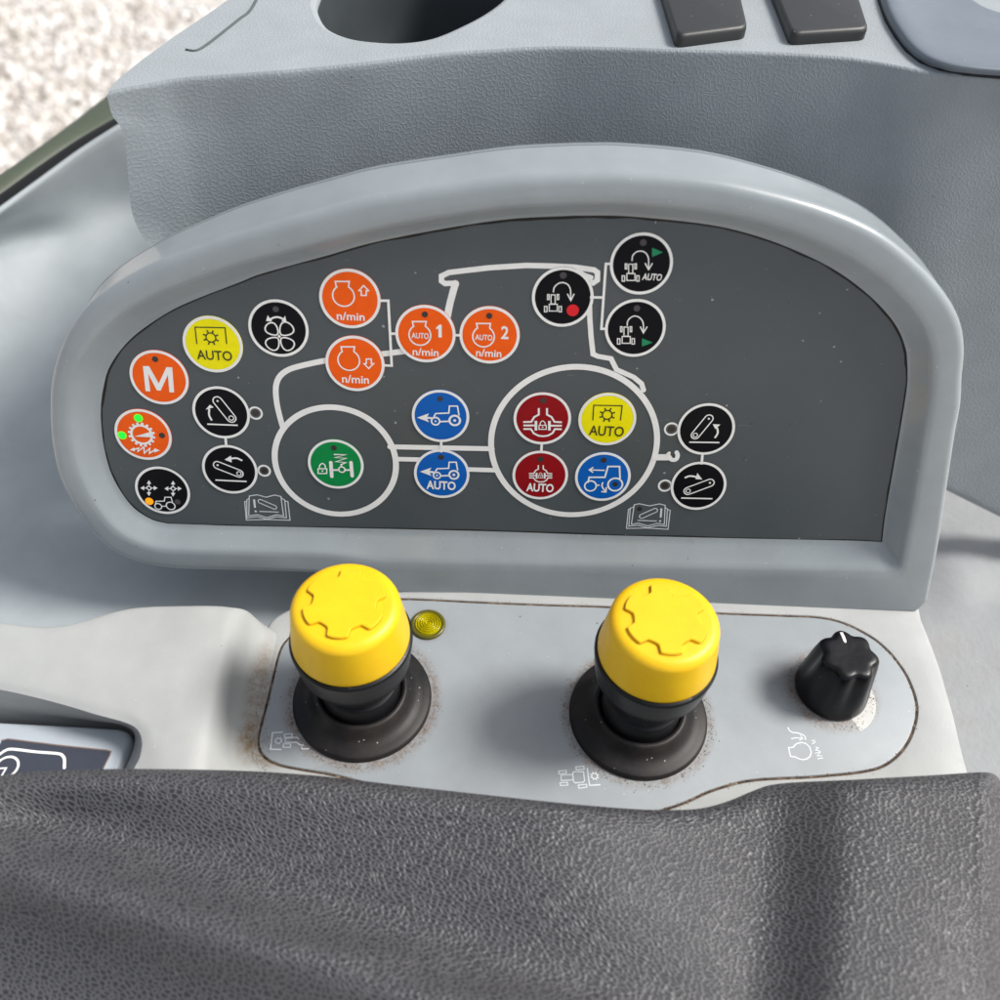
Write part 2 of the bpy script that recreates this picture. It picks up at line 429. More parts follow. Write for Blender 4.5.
# ------------------------------------------------------------------ flat drawing kit on a plane
class Draw:
    """collects strokes and fills in (u,v) cm; emits one flat mesh laid on a plane"""
    def __init__(s, P, toUV, h):
        s.P, s.to, s.h, s.vs, s.fs, s.k = P, toUV, h, [], [], 0
        s.z = lambda x, y: (x, y)
    def reg(s, x0, y0, sc_): s.z = lambda x, y: (x0+x/sc_, y0+y/sc_); s.sc = sc_; return s
    def uv(s, p): return Vector(s.to(*s.z(*p)))
    def cm(s, p, px):     # px zoom pixels -> cm at p, across
        a = Vector(s.to(*s.z(p[0]-.5, p[1]))); b = Vector(s.to(*s.z(p[0]+.5, p[1]))); return (b-a).length*px
    def _add(s, pts, faces):
        o = len(s.vs); h = s.h+s.k*.0006; s.k += 1
        s.vs += [s.P(p[0], p[1], h) for p in pts]; s.fs += [tuple(o+i for i in f) for f in faces]
    def poly(s, pts): s.polyuv([s.uv(p) for p in pts])
    def polyuv(s, q):
        t = geometry.tessellate_polygon([[Vector((p[0], p[1], 0)) for p in q]]); s._add(q, t)
    def lineuv(s, q, w, closed=False, round_=True):
        q = [Vector(p) for p in q]; n = len(q); L = []; Rr = []
        for i in range(n):
            a = q[(i-1) % n] if (closed or i > 0) else None; b = q[(i+1) % n] if (closed or i < n-1) else None
            if a is None: t = (b-q[i]).normalized(); m = Vector((-t.y, t.x)); k = 1
            elif b is None: t = (q[i]-a).normalized(); m = Vector((-t.y, t.x)); k = 1
            else:
                t1 = (q[i]-a).normalized(); t2 = (b-q[i]).normalized(); t = (t1+t2)
                if t.length < 1e-4: t = t1
                t.normalize(); m = Vector((-t.y, t.x)); k = 1/max(.45, m.dot(Vector((-t1.y, t1.x))))
            L.append(q[i]+m*w/2*k); Rr.append(q[i]-m*w/2*k)
        pts = L+Rr; fcs = [(i, (i+1) % n, n+(i+1) % n, n+i) for i in range(n if closed else n-1)]
        s._add(pts, fcs)
        if round_ and not closed and w > .03:
            for c in (q[0], q[-1]): s.discuv(c, w/2, 12)
    def line(s, pts, wpx, closed=False, round_=True, smooth=0):
        w = s.cm(pts[0], wpx); q = [s.uv(p) for p in pts]
        if smooth: q = spline(q, smooth, closed)
        s.lineuv(q, w, closed, round_)
    def discuv(s, c, r, n=40): s._add([Vector((c[0]+r*math.cos(2*PI*k/n), c[1]+r*math.sin(2*PI*k/n))) for k in range(n)], [tuple(range(n))])
    def disc(s, p, rpx, n=40): s.discuv(s.uv(p), s.cm(p, rpx), n)
    def ringuv(s, c, r, w, n=64, a0=0, a1=360):
        full = abs(a1-a0) >= 360; m = n if full else n+1
        q = [Vector((c[0]+r*math.cos(math.radians(a0+(a1-a0)*k/n)), c[1]+r*math.sin(math.radians(a0+(a1-a0)*k/n)))) for k in range(m)]
        s.lineuv(q, w, full)
    def ring(s, p, rpx, wpx, n=48, a0=0, a1=360): s.ringuv(s.uv(p), s.cm(p, rpx), s.cm(p, wpx), n, a0, a1)
    def engine(s, c, r, hat, w):
        """engine pictogram: round block with a cylinder head (hat = (x0,x1,y))"""
        C = s.uv(c); rr = s.cm(c, r); a = [C+Vector((rr*math.cos(math.radians(t)), rr*math.sin(math.radians(t)))) for t in range(-235, 56, 10)]
        h0 = s.uv((hat[0], hat[2])); h1 = s.uv((hat[1], hat[2]))
        a0 = s.uv((hat[0]+4, c[1]-r*.82)); a1 = s.uv((hat[1]-3, c[1]-r*.82))
        s.lineuv([a0]+a+[a1, h1, h0], s.cm(c, w), True)
    def text(s, body, c, wpx, hpx, bold=0.0, shear=0.0):
        cu = bpy.data.curves.new('glyphs', 'FONT'); cu.body = body; cu.offset = bold; cu.resolution_u = 4; cu.shear = shear
        ob = bpy.data.objects.new('glyphs', cu); COL.objects.link(ob)
        dg = bpy.context.evaluated_depsgraph_get(); me = bpy.data.meshes.new_from_object(ob.evaluated_get(dg))
        xs = [v.co.x for v in me.vertices]; ys = [v.co.y for v in me.vertices]
        x0, x1, y0, y1 = min(xs), max(xs), min(ys), max(ys)
        cc = s.uv(c); W = s.cm(c, wpx); Hh = (s.uv((c[0], c[1]-hpx/2))-s.uv((c[0], c[1]+hpx/2))).length
        pts = [Vector((cc.x+((v.co.x-x0)/(x1-x0)-.5)*W, cc.y+((v.co.y-y0)/(y1-y0)-.5)*Hh)) for v in me.vertices]
        s._add(pts, [tuple(p.vertices) for p in me.polygons])
        bpy.data.objects.remove(ob); bpy.data.curves.remove(cu); bpy.data.meshes.remove(me)
    def gear(s, c, r, rt, w, nt):
        s.ring(c, r, w)
        C = s.uv(c); r1 = s.cm(c, r); r2 = s.cm(c, rt); ww = s.cm(c, w)*1.15
        for k in range(nt):
            a = 2*PI*(k+.5)/nt; d = Vector((math.cos(a), math.sin(a))); s.lineuv([C+d*r1, C+d*r2], ww, False, False)
    def capsule(s, a, b, r, w):
        A, B = s.uv(a), s.uv(b); rr = s.cm(a, r); d = (B-A).normalized(); t0 = math.atan2(d.y, d.x); q = []
        for k in range(13): t = t0+PI/2+PI*k/12; q.append(A+Vector((math.cos(t), math.sin(t)))*rr)
        for k in range(13): t = t0-PI/2+PI*k/12; q.append(B+Vector((math.cos(t), math.sin(t)))*rr)
        s.lineuv(q, s.cm(a, w), True)
    def build(s, name, mat, parent):
        nrm = (s.P(1, 0, 0)-s.P(0, 0, 0)).cross(s.P(0, 1, 0)-s.P(0, 0, 0))
        fs = []
        for f in s.fs:
            a, b, c = s.vs[f[0]], s.vs[f[1]], s.vs[f[2]]
            fs.append(f if (b-a).cross(c-a).dot(nrm) > 0 else tuple(reversed(f)))
        return mesh(name, s.vs, fs, mat, parent, False)
def FD(h, reg=None):
    d = Draw(face, uv, h)
    if reg: d.reg(*reg)
    return d
z1 = (100, 240, 4.1667); z2 = (100, 380, 4.1667); z3 = (310, 250, 4.1667); z4 = (300, 380, 4.1667); z5 = (480, 360, 4.1667)
z6 = (520, 220, 5.5556); z7 = (600, 380, 5.5556); zb = (120, 400, 8.333); zs = (260, 250, 5.0); one = (0, 0, 1.0)
BR = .94            # outer radius of every button, cm

# tractor outline drawing (white), lying just under the buttons
d = FD(.004, one)
def pl(pts, w, sm=0): d.line(pts, w, False, True, sm)
pl([(283.5, 429), (281, 421), (277, 404), (275.8, 388), (279, 377.5), (287, 370.5), (300, 366), (326, 360.5), (355, 357), (380, 354.2), (415, 350)], 5.6, 60)
pl([(447, 318), (450, 303), (453.5, 290), (455.5, 283.5)], 7)
pl([(456, 283), (445, 283.5), (441.5, 281), (441.5, 276), (449, 272.4), (466, 270.4), (490, 267.6), (526, 265.4), (547, 265.8), (574, 267), (594, 269.8), (597.5, 272.5), (597.3, 280), (593, 283), (586, 281)], 5.4)
pl([(578, 271), (584, 275), (591, 277.5)], 5)
pl([(589.3, 300), (589.8, 318), (591, 336), (593, 354), (598, 356.2), (611, 358.5), (616.5, 369.5), (633.6, 377), (641.5, 383.5), (643.5, 390)], 5.3)
fc = Vector(uv(335.5, 462.2)); rc = Vector(uv(573.8, 443.8))
d.ringuv(fc, 2.03, .20, 96); d.ringuv(rc, 2.73, .195, 120)
pl([(390, 446.6), (492, 448.6)], 5.4); pl([(395.5, 458.8), (430, 459.6)], 5.0); pl([(455, 468.8), (496, 470)], 5.0)
pl([(655, 457), (668, 457)], 7); pl([(668, 455), (671.5, 459.3), (676, 459), (677.6, 455), (676.5, 452)], 4.4, 16); pl([(667.5, 454.3), (669, 452.7)], 3.4)
link = 2.6
for p in ([(379, 300.4), (388.4, 300.4), (391.8, 365.4), (384, 365)], [(390.2, 333.4), (398, 333.4)], [(453, 334.8), (462, 335)], [(441.2, 440), (441.3, 452)],
          [(225.6, 436), (226.6, 447)], [(541.8, 443), (541.2, 452)], [(702.4, 454), (701.4, 464)], [(590, 297), (603.3, 297.2)], [(612, 263.6), (605.8, 263.6), (601.3, 328.5), (607, 328.5)]):
    d.line(p, link, False, False)
d.build('tractor_outline', MAT['white'], panel)

# stand-alone little lamps beside the four arm buttons
for i, (x, y, r) in enumerate(((255.6, 413, 6.6), (264.2, 470.6, 6.3), (671.4, 429, 6.8), (664.9, 485.5, 6.6))):
    c = Vector(uv(x, y)); rr = r/1000*31
    dl = FD(.004); dl.discuv(c, rr); b = dl.build('indicator_light', MAT['face'], panel)
    dw = FD(.008); dw.ringuv(c, rr, .065); dw.build('ring', MAT['white'], b)
    dk = FD(.008); dk.discuv(c, rr*.55); dk.build('lens', MAT['led_off'], b)

def button(x, y, colour, what, led=None, sym=None, symcol='white'):
    """disc, white ring, printed symbol and LED windows"""
    c = Vector(uv(x, y))
    ring_h = .014; m = 72; rr = []
    # slightly domed key: the foil bulges a little over each switch
    prof = [(BR, .006), (BR-.02, .016), (BR-.09, .022), (BR-.2, .024), (.3, .024), (.0005, .024)]
    rings = [[face(c.x+r*math.cos(2*PI*k/m), c.y+r*math.sin(2*PI*k/m), h) for k in range(m)] for r, h in prof]
    vs, fs = loft(rings); b = mesh('button', vs, orient(vs, fs, N), MAT[colour], panel); b['label'] = what
    dr = FD(.026); dr.ringuv(c, BR-.05, .09, 84); dr.build('ring', MAT['white'], b)
    if sym:
        ds = FD(.029); sym(ds)
        if ds.vs: ds.build('symbol', MAT[symcol], b)
    for L in (led or []):
        reg, lx, ly, lr, mt = L
        if mt == 'led_green':
            dh = FD(.0292, reg); dh.disc((lx, ly), lr*1.25, 24); dh.build('led_halo', MAT['led_lime'], b); 
        dl = FD(.0315 if mt == 'led_green' else .0305, reg); dl.disc((lx, ly), lr, 24); dl.build('led', MAT[mt], b)
    return b

def y_sym(reg, br, g, tx):
    def f(d):
        d.reg(*reg); d.line(br, 5, False, False); d.gear(g, 20, 34, 5.5, 8); d.text('AUTO', tx[0], tx[1], tx[2], .012)
    return f
button(212.9, 344.3, 'yellow', 'yellow button AUTO with toothed wheel under a bracket, upper left', None,
       y_sym(z1, [(405, 432), (397, 362), (522, 364), (529, 432)], (463, 405), ((478, 479), 146, 40)), 'olive')
button(607.2, 419.2, 'yellow', 'yellow button AUTO with toothed wheel, inside the rear wheel', None,
       y_sym(z5, [(470, 250), (474, 187), (592, 189), (585, 250)], (530, 227), ((527, 294), 145, 42)), 'olive')
def s_m(d): d.reg(*z1); d.poly([(191, 628), (180, 524), (205, 524), (246, 596), (278, 528), (302, 529), (310, 634), (290, 633), (284, 560), (254, 626), (238, 625), (202, 556), (211, 630)])
button(159.4, 377.4, 'orange', 'orange button with a white letter M', [(z1, 231, 495, 13, 'led_off')], s_m)
def s_fan(d):
    d.reg(*z1); c = (748, 400)
    for (bx, by) in ((718, 371), (776, 371), (722, 429), (780, 430)):
        C = d.uv(c); B = d.uv((bx, by)); ax = (B-C); L = ax.length; ax.normalize(); pr = Vector((-ax.y, ax.x)); q = []
        for k in range(22):
            t = 2*PI*k/22; rad = L*.62; w = math.sin(t)*rad*1.0; q.append(C+ax*(L*.98+math.cos(t)*rad*1.15)+pr*w*(1.0+.35*math.cos(t)))
        d.lineuv(q, d.cm(c, 6), True)
    d.disc(c, 6); d.line([(705, 334), (722, 323), (740, 320), (758, 325), (770, 334)], 8, False, False, 14)
    d.poly([(693, 336), (700, 312), (718, 338)]); d.poly([(778, 338), (772, 314), (757, 338)])
button(278.7, 328.2, 'black', 'black button with a white four-blade fan and curved double arrow', [(z1, 733, 287, 13, 'led_grey')], s_fan)
def s_eng(circ, hat, arrow, txt, auto=None, num=None):
    def f(d):
        d.reg(*z3); d.engine(circ, 45, hat, 6)
        if arrow: d.line(arrow, 5.5, True)
        d.text('n/min', txt[0], txt[1], txt[2], .016)
        if auto: d.text('AUTO', (circ[0]+1, circ[1]+3), 72, 24, .02)
        if num and num[0] == '1': d.poly([(535, 363), (535, 326), (526, 330), (526, 321), (539, 310), (549, 310), (549, 363)])
        elif num: d.text(num[0], num[1], num[2], num[3], .02)
    return f
button(350, 298.7, 'orange', 'orange button n/min with engine symbol and upward arrow',
       None, s_eng((140, 190), (106, 164, 130), [(204, 168), (224, 147), (245, 168), (235, 168), (235, 188), (214, 188), (214, 168)], ((170, 275), 116, 34)))
button(355.1, 363.5, 'orange', 'orange button n/min with engine symbol and downward arrow',
       None, s_eng((162, 458), (130, 186, 402), [(225, 472), (235, 472), (235, 453), (256, 453), (256, 472), (266, 472), (245, 492)], ((190, 537), 112, 34)))
button(425.5, 333.8, 'orange', 'orange button n/min AUTO 1', [(z3, 479, 267, 13, 'led_off')], s_eng((458, 353), (427, 484, 297), None, ((482, 424), 108, 32), True, ('1', (538, 336), 25, 52)))
button(489.6, 335, 'orange', 'orange button n/min AUTO 2', [(z3, 747, 273, 13, 'led_off')], s_eng((723, 360), (694, 752, 305), None, ((745, 428), 106, 32), True, ('2', (812, 343), 32, 54)))
def s_dial(d):
    d.reg(*zb); c = (183, 285); d.ring(c, 84, 20)
    C = d.uv(c); r1 = d.cm(c, 90); r2 = d.cm(c, 112); ww = d.cm(c, 20)
    for k in range(16):
        a = 2*PI*(k+.5)/16; v = Vector((math.cos(a), math.sin(a))); d.lineuv([C+v*r1, C+v*r2], ww, False, False)
    d.poly([(122, 300), (255, 262), (265, 307)])
    d.poly([(84, 412), (122, 390), (128, 424)]); d.line([(118, 408), (160, 396), (152, 425), (203, 386), (206, 438), (252, 398), (248, 440), (296, 410)], 13, False, False)
    d.poly([(336, 416), (290, 396), (288, 434)])
button(143.4, 434.5, 'orange', 'orange button with toothed dial, two lit green lamps', [(zb, 155, 148, 31, 'led_green'), (zb, 20, 291, 31, 'led_green'), (zb, 352, 292, 25, 'led_off')], s_dial)
def s_cross(d):
    d.reg(*zb)
    for (x, y) in ((244, 730), (445, 734)):
        d.ring((x, y), 17, 9, 20)
        for (dx, dy) in ((1, 0), (-1, 0), (0, 1), (0, -1)):
            d.line([(x+dx*20, y+dy*20), (x+dx*44, y+dy*40)], 9, False, False)
            px_, py_ = -dy, dx; d.poly([(x+dx*72, y+dy*66), (x+dx*40+px_*19, y+dy*36+py_*19), (x+dx*40-px_*19, y+dy*36-py_*19)])
    d.ring((322, 882), 28, 9, 28); d.ring((425, 877), 36, 10, 28); d.line([(352, 880), (388, 880)], 9, False, False)
    d.line([(300, 858), (304, 838), (372, 838), (378, 805), (428, 805), (440, 845)], 9, False, False)
button(162.9, 490.2, 'black', 'black button with two arrow crosses over a tractor, amber lamp lit', [(zb, 247, 840, 34, 'led_amber'), (zb, 482, 845, 25, 'led_grey')], s_cross)
def s_arm(reg, a, b, r, arc, head, basel, k=1):
    def f(d):
        d.reg(*reg); d.capsule(a, b, r, 5*k); d.ring(a, r*.52, 4*k, 24); d.disc(b, 4.5*k, 16)
        d.line(arc, 8*k, False, False, 14); d.poly(head); d.line(basel, 6.5*k, False, False)
    return f
button(221.4, 412.4, 'black', 'upper left black button, lifting arm with arrow curving up', None,
       s_arm(z2, (548, 157), (491, 86), 19, [(467, 167), (456, 145), (456, 118)], [(441, 122), (459, 101), (475, 112)], [(448, 182), (575, 187)]))
button(230.1, 469.2, 'black', 'lower left black button, arm with arrow curving down', None,
       s_arm(z2, (580, 388), (491, 353), 17, [(594, 334), (570, 324), (545, 326)], [(520, 330), (547, 313), (550, 342)], [(482, 415), (612, 421)]))
button(706, 429, 'black', 'upper right black button, lifting arm with arrow curving up', None,
       s_arm(z7, (529, 304), (604, 213), 23, [(637, 320), (653, 292), (650, 262)], [(625, 243), (668, 245), (640, 270)], [(495, 343), (662, 345)], 1.3))
button(698.4, 485.7, 'black', 'lower right black button, arm with arrow curving down', None,
       s_arm(z7, (489, 614), (610, 569), 23, [(470, 541), (500, 531), (545, 538)], [(540, 514), (568, 550), (530, 548)], [(450, 653), (624, 657)], 1.3))
def lock(d, c, w):
    x, y = c; d.line([(x-w, y-w*.1), (x+w, y-w*.1), (x+w, y+w), (x-w, y+w)], w*.28, True)
    d.line([(x-w*.65, y-w*.1), (x-w*.65, y-w*.8), (x, y-w*1.35), (x+w*.65, y-w*.8), (x+w*.65, y-w*.1)], w*.28, False, False, 14); d.disc((x, y+w*.4), w*.22, 12)
def s_susp(d):
    d.reg(*z4); lock(d, (94, 370), 18)
    d.line([(129, 342), (133, 400)], 15); d.line([(213, 342), (218, 398)], 15); d.line([(135, 373), (160, 373)], 8); d.line([(190, 373), (212, 373)], 8); d.ring((175, 371), 13, 6, 24)
    d.line([(142, 308), (192, 309), (146, 321), (194, 324), (150, 338), (192, 342), (172, 350), (173, 358)], 6.5, False, False)
button(335.9, 464, 'green', 'green button with padlock, axle and spring, inside the front wheel', [(z4, 142, 281, 12, 'led_off')], s_susp)
def s_trac(dx, k, arrow):
    def f(d):
        d.reg(*z4)
        T = lambda x, y: (dx[0]+(x-565)*k, dx[1]+(y-170)*k)
        d.ring(T(565, 170), 17*k, 7*k, 28); d.ring(T(645, 167), 22*k, 9*k, 28); d.disc(T(565, 170), 4); d.disc(T(645, 167), 6)
        d.line([T(557, 152), T(566, 138), T(620, 136), T(623, 107), T(656, 107), T(663, 146)], 6, False, False); d.line([T(583, 172), T(622, 170)], 7, False, False)
        d.line(arrow[1], 9, False, False); d.poly(arrow[0])
        if k < 1: d.text('AUTO', (588, 437), 122, 36, .03)
    return f
button(440.6, 416, 'blue', 'blue button with white tractor and arrow pointing forward', [(z4, 584, 77, 12, 'led_off')], s_trac((565, 170), 1, ([(488, 155), (538, 137), (528, 155), (538, 174)], [(528, 155), (556, 158)])))
button(441.8, 473.6, 'blue', 'blue button AUTO with white tractor and arrow pointing forward', [(z4, 588, 320, 12, 'led_off')], s_trac((571, 396), .88, ([(500, 380), (548, 363), (538, 380), (548, 398)], [(538, 380), (560, 383)])))
def s_diff(c, k, auto):
    def f(d):
        d.reg(*z5); T = lambda x, y: (c[0]+(x-260)*k, c[1]+(y-258)*k); P = lambda L: [T(*q) for q in L]
        w = 7*k+1
        d.line(P([(245, 199), (245, 226), (226, 236), (214, 256), (180, 257)]), w, False, False); d.line(P([(279, 199), (279, 226), (298, 236), (310, 256), (341, 258)]), w, False, False)
        d.line(P([(181, 286), (212, 286), (224, 304), (244, 314), (264, 316), (284, 313), (302, 303), (312, 286), (341, 287)]), w, False, False)
        d.line(P([(181, 271), (232, 271)]), w, False, False); d.line(P([(290, 272), (341, 272)]), w, False, False)
        d.line(P([(233, 252), (233, 292)]), w*1.4, False, False); d.line(P([(289, 252), (289, 292)]), w*1.4, False, False)
        lock(d, T(261, 272), 15*k)
        if auto: d.text('AUTO', (250, 530), 114, 35, .03)
    return f
button(542.3, 418.4, 'red', 'dark red button with padlocked differential symbol', [(z5, 264, 167, 13, 'led_off')], s_diff((260, 258), 1, False))
button(540.2, 475, 'red', 'dark red button AUTO with small padlocked differential symbol', [(z5, 252, 412, 13, 'led_off')], s_diff((252, 472), .6, True))
def s_b2(d):
    d.reg(*z5); d.line([(449, 510), (455, 487), (520, 487), (533, 442), (581, 442), (583, 492)], 7, False, False)
    d.ring((460, 523), 24, 6.5, 32); d.ring((563, 517), 30, 7.5, 32); d.line([(486, 520), (498, 520)], 6, False, False)
    d.line([(456, 456), (519, 458)], 5.5, False, False); d.line([(472, 445), (455, 456), (471, 467)], 5.5, False, False)
    d.line([(512, 507), (508, 524), (522, 546)], 6, False, False, 10); d.line([(505, 546), (524, 548), (526, 528)], 6, False, False)
button(602.8, 476.5, 'blue', 'blue button with large white tractor outline and turning arrows', [(z5, 515, 416, 12, 'led_off'), (z5, 563, 516, 11, 'led_off')], s_b2)
def s_turn(arc, vv, rects, txt=None):
    def f(d):
        d.reg(*z6); d.line(arc, 6.5, False, False, 26); d.line(vv, 6.5, False, False)
        for (a, b, c_, e) in rects: d.line([(a, b), (c_, b), (c_, e), (a, e)], 5.5, True)
        if txt: d.text('AUTO', *txt, .02, .12)
    return f
def rects(cx, cy): return [(cx-31, cy-46, cx-22, cy-18), (cx+22, cy-46, cx+31, cy-18), (cx-12, cy-44, cx+11, cy+6), (cx-22, cy+8, cx+23, cy+46), (cx-48, cy+20, cx-34, cy+50), (cx+32, cy+20, cx+46, cy+50)]
b1 = button(641.3, 263.7, 'black', 'topmost black button AUTO, tractor turning arrow and green triangle', [(z6, 684, 124, 19, 'led_grey')],
       s_turn([(622, 226), (625, 198), (645, 177), (672, 171), (698, 182), (713, 212), (714, 268)], [(694, 238), (714, 274), (736, 238)], rects(615, 288), ((733, 315), 110, 38)))
b2 = button(635.2, 328, 'black', 'black button below it, tractor turning arrow and green triangle at lower right', [(z6, 649, 489, 18, 'led_grey')],
       s_turn([(595, 586), (598, 560), (618, 538), (643, 532), (669, 545), (684, 573), (685, 620)], [(667, 590), (685, 626), (706, 590)], rects(589, 637)))
b3 = button(562.7, 297, 'black', 'black button on the cab roof line, turning arrow and red dot', [(z6, 240, 306, 19, 'led_grey')],
       s_turn([(185, 400), (190, 374), (210, 353), (238, 346), (266, 358), (280, 386), (282, 438)], [(263, 408), (282, 446), (301, 408)], rects(184, 458)))
dt = FD(.0305, z6); dt.poly([(733, 152), (793, 178), (733, 204)]); dt.build('triangle_mark', MAT['gtri'], b1)
dt = FD(.0305, z6); dt.poly([(677, 655), (737, 679), (677, 701)]); dt.build('triangle_mark', MAT['gtri'], b2)
dt = FD(.0305, z6); dt.disc((293, 500), 34); dt.build('dot_mark', MAT['rdot'], b3)

def book(reg, cover, pages, outer, k, cap, bang, dot, basel, led=None):
    d = FD(.004, reg)
    for p in (cover, pages, outer): d.line(p, 4.2*k, False, False)
    d.capsule(cap[0], cap[1], cap[2], 4*k); d.line(bang, 9*k, False, False); d.disc(dot, 5*k, 12); d.line(basel, 4.2*k, False, False)
    b = d.build('manual_symbol', MAT['pwhite'], panel)
    if led: dl = FD(.008, reg); dl.disc(led, 14, 20); dl.build('led', MAT['led_off'], b)
book(z2, [(620, 566), (622, 483), (655, 478), (692, 488), (728, 479), (754, 485), (765, 566), (735, 561), (696, 573), (655, 561), (620, 566)],
     [(622, 492), (612, 500), (612, 574), (655, 569), (696, 580), (735, 569), (777, 574), (770, 500), (757, 492)],
     [(612, 506), (603, 506), (610, 583), (694, 581), (792, 584), (783, 506), (771, 504)], .95, ((668, 505), (727, 530), 9), [(642, 497), (646, 532)], (649, 547), [(665, 547), (745, 550)])
book(z7, [(174, 803), (190, 693), (217, 687), (275, 699), (330, 688), (362, 696), (357, 803), (320, 796), (265, 810), (210, 794), (174, 803)],
     [(188, 705), (168, 712), (160, 812), (210, 806), (265, 820), (320, 808), (368, 812), (375, 716), (362, 708)],
     [(168, 716), (158, 718), (147, 824), (262, 822), (378, 829), (390, 724), (377, 720)], 1.2, ((232, 757), (306, 724), 13), [(341, 713), (337, 764)], (334, 783), [(208, 779), (315, 783)], (220, 716))

# ================================================================== LOWER CONSOLE
console = thing('armrest_console', (0, -4, 0), 'pale grey armrest console with inset control plate below the display panel', 'console')
plate_px = [(286, 640), (300, 627), (330, 608), (365, 600), (402, 598.7), (440, 600), (480, 602), (540, 604.5), (600, 606.3), (660, 609.5), (720, 613), (780, 615.2), (818, 617), (844, 623), (870, 636), (886, 648.5), (897, 661), (906, 674), (912.3, 687.5), (916, 699), (917.5, 711), (915.5, 725), (909, 742), (897, 757.5), (880, 768.5), (857, 773.7), (830, 776.5), (805, 778.5), (780, 779.5), (757, 781), (738, 784), (710, 792.5), (685.6, 803.5), (660, 812), (620, 822), (560, 822), (500, 815), (420, 800), (360, 783), (330, 775.5), (300, 770.5), (280, 766.3), (267, 760.5), (259.5, 752), (257.3, 740), (260, 727), (265, 708), (270.5, 686), (276.5, 660), (280.5, 648)]
PZ = .0
pc = spline([Zp(x, y, PZ) for x, y in plate_px], 360, True)
def inset(c, off, z):
    n = len(c); out = []
    for j in range(n):
        t = (c[(j+1) % n]-c[j-1]).normalized(); nn = Vector((-t.y, t.x, 0))
        out.append(Vector((c[j].x+nn.x*off*SGN, c[j].y+nn.y*off*SGN, z)))
    return out
area = sum(pc[i].x*pc[(i+1) % 360].y-pc[(i+1) % 360].x*pc[i].y for i in range(360))
SGN = 1 if area > 0 else -1         # +off = inward
# knob positions on the plate
def base_center(xc, ybot, r, z=0):
    p = Zp(xc, ybot, z); return Vector((p.x, p.y+r, 0))
KL = base_center(353.5, 763, 2.25, .05); KR = base_center(642.5, 780, 2.21, .05)
p = Zp(839, 720, .15); KT = Vector((p.x, p.y+1.20, 0))
IL = Zp(428, 624, .1); IL.z = 0

def plate_material():
    s = plastic('blue_grey_control_plate', (154, 160, 164), .42, nb=.00002)
    # grime halos round the fittings: they are stains with an irregular outline
    cur = s.b.inputs['Base Color'].links[0].from_socket
    sep = s.n('ShaderNodeSeparateXYZ'); s.l(s.tc, sep.inputs[0])
    nz = s.noise(180, 6, .75); nz2 = s.noise(900, 3, .7)
    tot = None
    o0 = console.location
    for c, r, wd, amt in ((KL, 2.3, .42, .9), (KR, 2.28, .36, .8), (KT, 1.22, .55, 1.0), (IL, .52, .25, .6)):
        dx = s.math('SUBTRACT', sep.outputs[0], c.x*CM-o0.x); dy = s.math('SUBTRACT', sep.outputs[1], c.y*CM-o0.y)
        dist = s.math('SQRT', s.math('ADD', s.math('MULTIPLY', dx, dx), s.math('MULTIPLY', dy, dy)))
        f = s.n('ShaderNodeMapRange', interpolation_type='SMOOTHSTEP'); s.l(dist, f.inputs['Value'])
        f.inputs['From Min'].default_value = r*CM; f.inputs['From Max'].default_value = (r+wd)*CM; f.inputs['To Min'].default_value = amt; f.inputs['To Max'].default_value = 0
        tot = f.outputs[0] if tot is None else s.math('MAXIMUM', tot, f.outputs[0])
    # rotary knob's cast shadow, painted into the plate colour at its left
    dx = s.math('SUBTRACT', sep.outputs[0], (KT.x-1.5)*CM-o0.x); dy = s.math('SUBTRACT', sep.outputs[1], (KT.y+.45)*CM-o0.y)
    dist = s.math('SQRT', s.math('ADD', s.math('MULTIPLY', dx, dx), s.math('MULTIPLY', s.math('MULTIPLY', dy, dy), 1.6)))
    f = s.n('ShaderNodeMapRange', interpolation_type='SMOOTHSTEP'); s.l(dist, f.inputs['Value']); f.inputs['From Min'].default_value = 0; f.inputs['From Max'].default_value = 1.7*CM; f.inputs['To Min'].default_value = .62; f.inputs['To Max'].default_value = 0
    mask = s.math('MULTIPLY', tot, s.ramp(nz.outputs['Fac'], [(.35, (.15,)*3), (.62, (1,)*3)]))
    mask = s.math('MULTIPLY', mask, s.ramp(nz2.outputs['Fac'], [(.35, (.35,)*3), (.6, (1,)*3)]), None, True)
    c1 = s.mix(mask, cur, sl((112, 88, 70)))
    m2 = s.math('MULTIPLY', f.outputs[0], s.ramp(nz.outputs['Fac'], [(.2, (.55,)*3), (.8, (1,)*3)]), None, True)
    c2 = s.mix(m2, c1, sl((74, 74, 78)))
    s.base(c2)
    return s.m
MAT['plate'] = plate_material()
s = plastic('pale_console_plastic', (172, 174, 173), .5, nb=.00005, noisebump=500, dirt=.05)
cur = s.b.inputs['Base Color'].links[0].from_socket
sep = s.n('ShaderNodeSeparateXYZ'); s.l(s.tc, sep.inputs[0]); o0 = console.location
def blob(cx, cy, rx, ry, amt):
    dx = s.math('DIVIDE', s.math('SUBTRACT', sep.outputs[0], cx*CM-o0.x), rx*CM); dy = s.math('DIVIDE', s.math('SUBTRACT', sep.outputs[1], cy*CM-o0.y), ry*CM)
    di = s.math('SQRT', s.math('ADD', s.math('MULTIPLY', dx, dx), s.math('MULTIPLY', dy, dy)))
    f = s.n('ShaderNodeMapRange', interpolation_type='SMOOTHSTEP'); s.l(di, f.inputs['Value']); f.inputs['From Min'].default_value = .3; f.inputs['From Max'].default_value = 1; f.inputs['To Min'].default_value = amt; f.inputs['To Max'].default_value = 0
    return f.outputs[0]
w1 = Zp(257, 690, 0); w2 = Zp(252, 738, 0); w3 = Zp(262, 758, 0)
